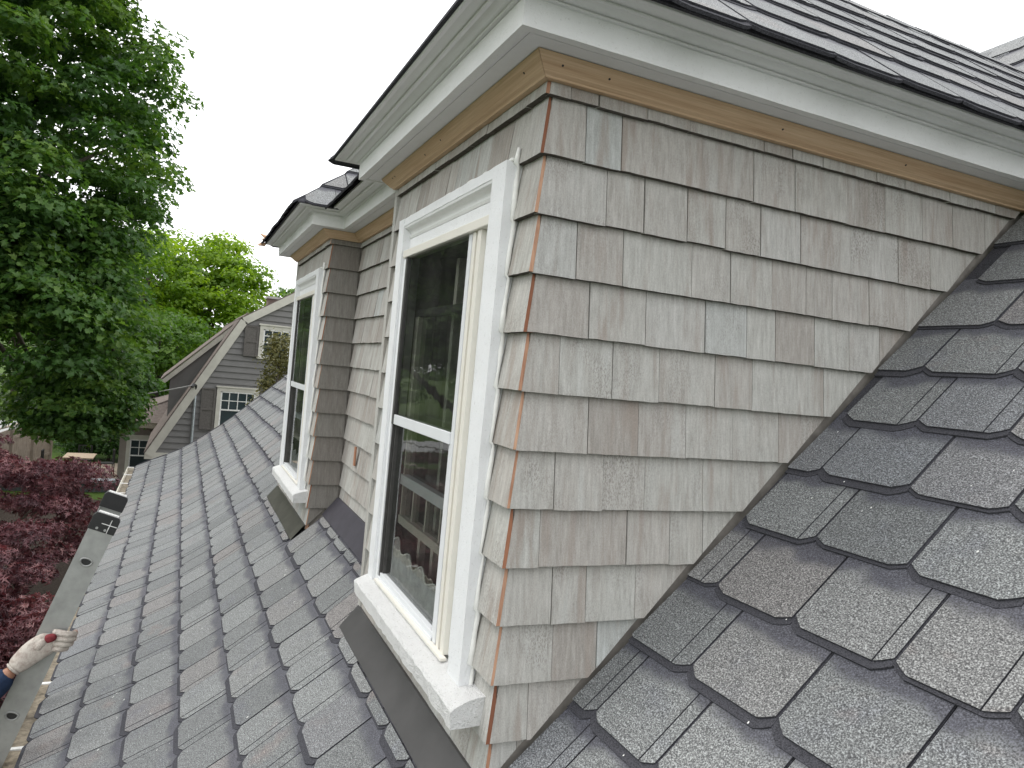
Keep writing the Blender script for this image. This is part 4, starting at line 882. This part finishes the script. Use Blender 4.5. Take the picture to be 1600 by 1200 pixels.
# ================================================================== TREES
MAPLE = np.array([(0, 0), (0.30, 0.02), (0.46, 0.22), (0.28, 0.30), (0.50, 0.58), (0.22, 0.56), (0.0, 1.0), (-0.22, 0.56), (-0.50, 0.58), (-0.28, 0.30), (-0.46, 0.22), (-0.30, 0.02)])
JMAP = np.array([(0, 0), (0.42, 0.02), (0.12, 0.22), (0.50, 0.48), (0.09, 0.40), (0.0, 1.0), (-0.09, 0.40), (-0.50, 0.48), (-0.12, 0.22), (-0.42, 0.02)])
OVAL = np.array([(0, 0), (0.30, 0.30), (0.24, 0.70), (0, 1.0), (-0.24, 0.70), (-0.30, 0.30)])
def leaves(name, P, N, size, shape, mat, parent, tints=None, droop=0.25):
    """P points, N outward normals; each leaf a folded little polygon fan."""
    n = len(P); K = len(shape)
    up = np.array([0, 0, 1.0]); nr = N + rng.normal(0, 0.38, (n, 3)); nr /= np.linalg.norm(nr, axis=1)[:, None]
    d = N * 0.9 + rng.normal(0, 0.55, (n, 3)) - up * droop; d -= nr * np.sum(d * nr, axis=1)[:, None]; d /= np.linalg.norm(d, axis=1)[:, None] + 1e-9
    sdir = np.cross(d, nr); sz = size * rng.uniform(0.6, 1.2, n)[:, None, None]
    x = shape[:, 0][None, :, None]; yv = shape[:, 1][None, :, None]
    V = P[:, None, :] + sz * (sdir[:, None, :] * x + d[:, None, :] * (yv - 0.4) + nr[:, None, :] * (np.abs(x) * 0.35 - 0.25 * yv * yv))
    V = V.reshape(-1, 3)
    base = (np.arange(n) * K)[:, None]
    tri = np.array([(0, i, i + 1) for i in range(1, K - 1)])
    F = (base[:, :, None] + tri[None]).reshape(-1, 3)
    me = bpy.data.meshes.new(name); me.vertices.add(len(V)); me.vertices.foreach_set('co', V.ravel().astype(np.float32))
    me.loops.add(len(F) * 3); me.loops.foreach_set('vertex_index', F.ravel().astype(np.int32))
    me.polygons.add(len(F)); me.polygons.foreach_set('loop_start', (np.arange(len(F)) * 3).astype(np.int32)); me.polygons.foreach_set('loop_total', np.full(len(F), 3, np.int32))
    t = rng.random(n) if tints is None else tints
    at = me.attributes.new('tint', 'FLOAT_COLOR', 'POINT'); tt_ = np.repeat(t, K); at.data.foreach_set('color', np.c_[tt_, tt_, tt_, np.ones_like(tt_)].ravel().astype(np.float32))
    me.update(calc_edges=True); me.materials.append(mat); return link(name, me, parent)
def clumps(C, rad, per, flat=0.6, low=-0.35):
    """leaf points on the upper and outer skin of each clump"""
    C = np.asarray(C); n = len(C) * per; ci = np.repeat(np.arange(len(C)), per)
    u = rng.normal(0, 1, (n, 3)); u[:, 2] = np.where(u[:, 2] < low, -u[:, 2] * 0.5, u[:, 2]); u /= np.linalg.norm(u, axis=1)[:, None]
    r = np.asarray(rad)[ci][:, None] * (1 - rng.random((n, 1)) ** 2.2 * 0.75)
    P = C[ci] + u * r * np.array([1, 1, flat]); nr = u * np.array([0.7, 0.7, 0.6]) + np.array([0, 0, 0.75]); nr /= np.linalg.norm(nr, axis=1)[:, None]
    return P, nr, ci
def crown_centers(c, R3, count, inner=0.55, keep=None):
    out_ = []
    while len(out_) < count:
        u = rng.normal(0, 1, 3); u /= np.linalg.norm(u); k = rng.uniform(inner, 1.0) if rng.random() < 0.85 else rng.uniform(0.1, inner)
        p = np.array(c) + u * np.array(R3) * k
        if keep is None or keep(p): out_.append(p)
    return np.array(out_)
m_bark = m_plain('bark', (0.10, 0.085, 0.07), 0.95, 0.1, 0, 0.4, 18, 0.02)
def trunk(parent, base, top, r0, targets, m=m_bark):
    b = MB(); base, top = Vector(base), Vector(top)
    pts = [base.lerp(top, t) + Vector((random.uniform(-0.08, 0.08), random.uniform(-0.08, 0.08), 0)) * (1 if 0 < t < 1 else 0) for t in np.linspace(0, 1, 7)]
    b.tube(pts, [r0 * (1.25 if i == 0 else 1 - 0.7 * i / 6) for i in range(7)], 9)
    for tg in targets:
        s0 = base.lerp(top, random.uniform(0.3, 0.85)); tg = Vector(tg); mid = s0.lerp(tg, 0.5) + Vector((0, 0, (tg - s0).length * 0.10))
        b.tube([s0, s0.lerp(mid, 0.55), mid, tg], [r0 * 0.38, r0 * 0.28, r0 * 0.18, r0 * 0.05], 6)
    b.build('trunk', m, parent, smooth=True)
# big dark maple on the left
m_mapleleaf = m_leaf('maple_leaf', (0.028, 0.070, 0.020), (0.066, 0.142, 0.034), (0.145, 0.235, 0.046), 0.40)
mt = tag(empty('maple_tree', (-16.6, -6.4, GZ)), 'tall dense dark green maple filling the left edge above the fence', 'tree')
C1 = crown_centers((-16.4, -6.0, 3.6), (4.3, 4.75, 6.8), 560, 0.74, lambda p: p[2] > (-2.4 if p[1] > -3.0 else -0.45) and p[0] > -17.8)
C2 = crown_centers((-15.6, -4.2, -0.3), (2.6, 2.75, 2.5), 190, 0.6, lambda p: p[2] > (-2.4 if p[1] > -2.9 else -0.55))
C3 = crown_centers((-18.4, -2.75, -2.0), (1.6, 1.25, 1.4), 120, 0.5, lambda p: p[2] > -2.95)
C4 = crown_centers((-16.9, -6.2, 3.4), (3.6, 3.9, 5.9), 260, 0.35, lambda p: p[2] > (-1.6 if p[1] > -3.0 else 0.2))
C = np.r_[C1, C2, C3]; rad = rng.uniform(0.45, 0.85, len(C))
P, N, ci = clumps(C, rad, 185, 0.55); ctint = rng.random(len(C)); hgt = (N[:, 2] > 0.75) * 0.1
leaves('crown', P, N, 0.128, MAPLE, m_mapleleaf, mt, np.clip(ctint[ci] * 0.55 + rng.random(len(P)) * 0.4 + hgt, 0, 1))
P, N, ci = clumps(C4, rng.uniform(0.6, 1.0, len(C4)), 70, 0.7); leaves('inner_crown', P, N, 0.24, MAPLE, m_mapleleaf, mt, rng.random(len(P)) * 0.45)
trunk(mt, (-16.6, -6.4, GZ), (-16.3, -6.0, 6.0), 0.38, [C[i] for i in rng.choice(len(C), 26, replace=False)])
# yellow-green trees behind the neighbour's house
m_yel = m_leaf('sunny_leaf', (0.09, 0.17, 0.02), (0.17, 0.28, 0.028), (0.29, 0.40, 0.04), 0.5, (1.7, 1.7, 0.5))
m_mid = m_leaf('mid_leaf', (0.045, 0.105, 0.018), (0.08, 0.16, 0.022), (0.13, 0.22, 0.03), 0.4)
def broad(label, base, c, R3, count, mat, leaf, per=120, rr_=(0.6, 1.1), ntr=12, r0=0.22, flat=0.65, inner=0.55):
    t = tag(empty('broadleaf_tree', base), label, 'tree', 'trees beyond the neighbouring house'); C = crown_centers(c, R3, count, inner); rad = rng.uniform(*rr_, len(C))
    P, N, ci = clumps(C, rad, per, flat); ct = rng.random(len(C))
    leaves('crown', P, N, leaf, OVAL, mat, t, np.clip(ct[ci] * 0.6 + rng.random(len(P)) * 0.4, 0, 1)); trunk(t, base, (c[0], c[1], c[2] + R3[2] * 0.3), r0, [C[i] for i in rng.choice(len(C), ntr, replace=False)]); return t
broad('bright yellow green tree rising behind the gambrel roof', (-40, 0.4, GZ), (-40, 0.5, 2.0), (3.2, 2.7, 3.6), 120, m_yel, 0.24)
broad('leafy yellow green tree with leaning bare trunks right of the maple', (-37, -2.6, GZ), (-37, -2.4, 1.6), (3.0, 2.2, 3.0), 80, m_yel, 0.22)
broad('mid green tree low beside the shed dormer', (-33, -1.6, GZ), (-33, -1.5, -1.2), (2.4, 2.2, 2.0), 60, m_mid, 0.20)
broad('wide yellow green tree filling the gap between the maple and the gambrel house', (-46, -1.5, GZ), (-46, -2.0, -1.4), (3.0, 5.2, 3.4), 130, m_yel, 0.27)
broad('low mid green tree over the brown ell roof', (-36, -4.2, GZ), (-36, -3.9, -2.6), (2.4, 2.6, 2.4), 90, m_mid, 0.21)
broad('darker green tree behind the yellow green ones', (-50, -4.5, GZ), (-50, -4.5, 1.5), (4.0, 4.5, 4.8), 110, m_mid, 0.32, 110, (0.8, 1.4))
broad('small distant green tree between the gambrel ridge and the dormer', (-64, 7.4, GZ), (-64, 7.2, 2.6), (3.0, 2.0, 3.0), 46, m_mid, 0.34, 90, (0.7, 1.2), 8)
broad('round dark tree at the back of the lawn', (-62, -11.5, GZ), (-62, -11.5, -0.2), (4.0, 5.5, 4.6), 100, m_mid, 0.36, 110, (0.9, 1.5))
broad('tall green tree at the far left behind the lawn', (-70, -19, GZ), (-70, -19, 2.0), (4.0, 6.5, 6.8), 110, m_mid, 0.40, 110, (1.0, 1.6))
# the wood on the street side that the window panes mirror
wc = np.concatenate([crown_centers(c, r, n_, 0.5) for c, r, n_ in (((-11, -17, -0.5), (3.5, 3.5, 4.6), 60), ((-18, -18, 0.0), (4, 3.5, 5.2), 70), ((-26, -17, -0.5), (4, 4, 4.8), 70), ((-35, -16, 0), (4, 4, 5), 60), ((-5, -16, -1.5), (3, 3, 3.6), 50))])
P, N, ci = clumps(wc, rng.uniform(0.7, 1.3, len(wc)), 80, 0.65)
tag(leaves('woodland', P, N, 0.34, OVAL, m_mid, None, np.clip(rng.random(len(wc))[ci] * 0.6 + rng.random(len(P)) * 0.4, 0, 1)), 'green woodland across the yard mirrored in the window panes', 'woodland', kind='stuff')
P, N, ci = clumps(np.array(HEDGE_C), rng.uniform(0.25, 0.45, len(HEDGE_C)), 90, 0.8); leaves('foliage', P, N, 0.12, OVAL, m_mapleleaf, hd, rng.random(len(P)) * 0.6)
trunk(hd, (-31.8, -3.0, GZ), (-31.8, -3.0, GZ + 0.9), 0.06, [HEDGE_C[i] for i in range(6)])
# olive evergreen in front of the neighbour's wall
ev = tag(empty('evergreen_shrub', (-16.6, 1.45, GZ)), 'olive green upright evergreen in front of the gambrel house windows', 'shrub')
hh = rng.uniform(0, 1, 150); ang = rng.uniform(0, 2 * math.pi, 150); rr2 = (0.85 * (1 - hh * 0.66)) * np.sqrt(rng.uniform(0.2, 1, 150))
C = np.c_[-16.6 + rr2 * np.cos(ang), 1.42 + rr2 * np.sin(ang), GZ + 0.6 + hh * 4.55]
P, N, ci = clumps(C, rng.uniform(0.13, 0.25, 150), 75, 1.2, -2)
leaves('crown', P, N, 0.07, OVAL, m_leaf('olive_needle', (0.085, 0.095, 0.035), (0.15, 0.15, 0.055), (0.24, 0.215, 0.085), 0.3, (1.3, 1.2, 0.6)), ev, np.clip(rng.random(150)[ci] * 0.5 + rng.random(len(P)) * 0.5, 0, 1))
trunk(ev, (-16.6, 1.42, GZ), (-16.6, 1.42, -0.8), 0.06, [C[i] for i in rng.choice(150, 8, replace=False)])
# red Japanese maple below the eave
m_redleaf = m_leaf('red_maple_leaf', (0.055, 0.024, 0.031), (0.17, 0.072, 0.082), (0.40, 0.225, 0.22), 0.25, (1.6, 0.7, 0.7), 0.38)
jm = tag(empty('japanese_maple', (-11.4, -3.3, GZ)), 'burgundy leaved japanese maple below the eave behind the ladder', 'tree')
C = np.r_[crown_centers((-11.4, -3.5, -3.35), (2.1, 2.1, 1.15), 200, 0.6), crown_centers((-8.4, -2.75, -4.15), (2.0, 1.25, 0.95), 170, 0.3, lambda p: p[1] < -1.45)]
P, N, ci = clumps(C, rng.uniform(0.20, 0.42, len(C)), 150, 0.5)
leaves('crown', P, N, 0.095, JMAP, m_redleaf, jm, np.clip(rng.random(len(C))[ci] * 0.5 + rng.random(len(P)) * 0.5, 0, 1), 0.5)
trunk(jm, (-11.4, -3.3, GZ), (-11.3, -3.2, -3.0), 0.10, [C[i] for i in rng.choice(len(C), 14, replace=False)])
print('tabs', len(TABS), 'in view', sum(1 for t in TABS if t[0] > 0))
# flakes of old paint scattered over the shingles
b = MB()
for _ in range(90):
    x = random.choice((random.uniform(-2.6, 0.0), random.uniform(-6, 0.8))); y = random.uniform(-0.9, -0.09); z = roof_z(y) + 0.0145; r = random.uniform(0.0015, 0.0042); a = random.uniform(0, 6.3)
    b.poly([(x + r * math.cos(a + k) * random.uniform(0.6, 1.2), y + r * math.sin(a + k), z + SL * 0.8 * r * math.sin(a + k)) for k in (0, 1.5, 3.0, 4.6)])
for _ in range(40):
    x = random.uniform(0.03, 1.0); y = random.uniform(0.1, 0.9); z = roof_z(y) + 0.0145; r = random.uniform(0.001, 0.0028); a = random.uniform(0, 6.3)
    b.poly([(x + r * math.cos(a + k) * random.uniform(0.6, 1.2), y + r * math.sin(a + k), z + SL * r * math.sin(a + k)) for k in (0, 1.5, 3.0, 4.6)])
tag(b.build('paint_flakes', M['capw']), 'tiny white paint flakes lying on the grey roof shingles', 'paint flakes', kind='stuff')
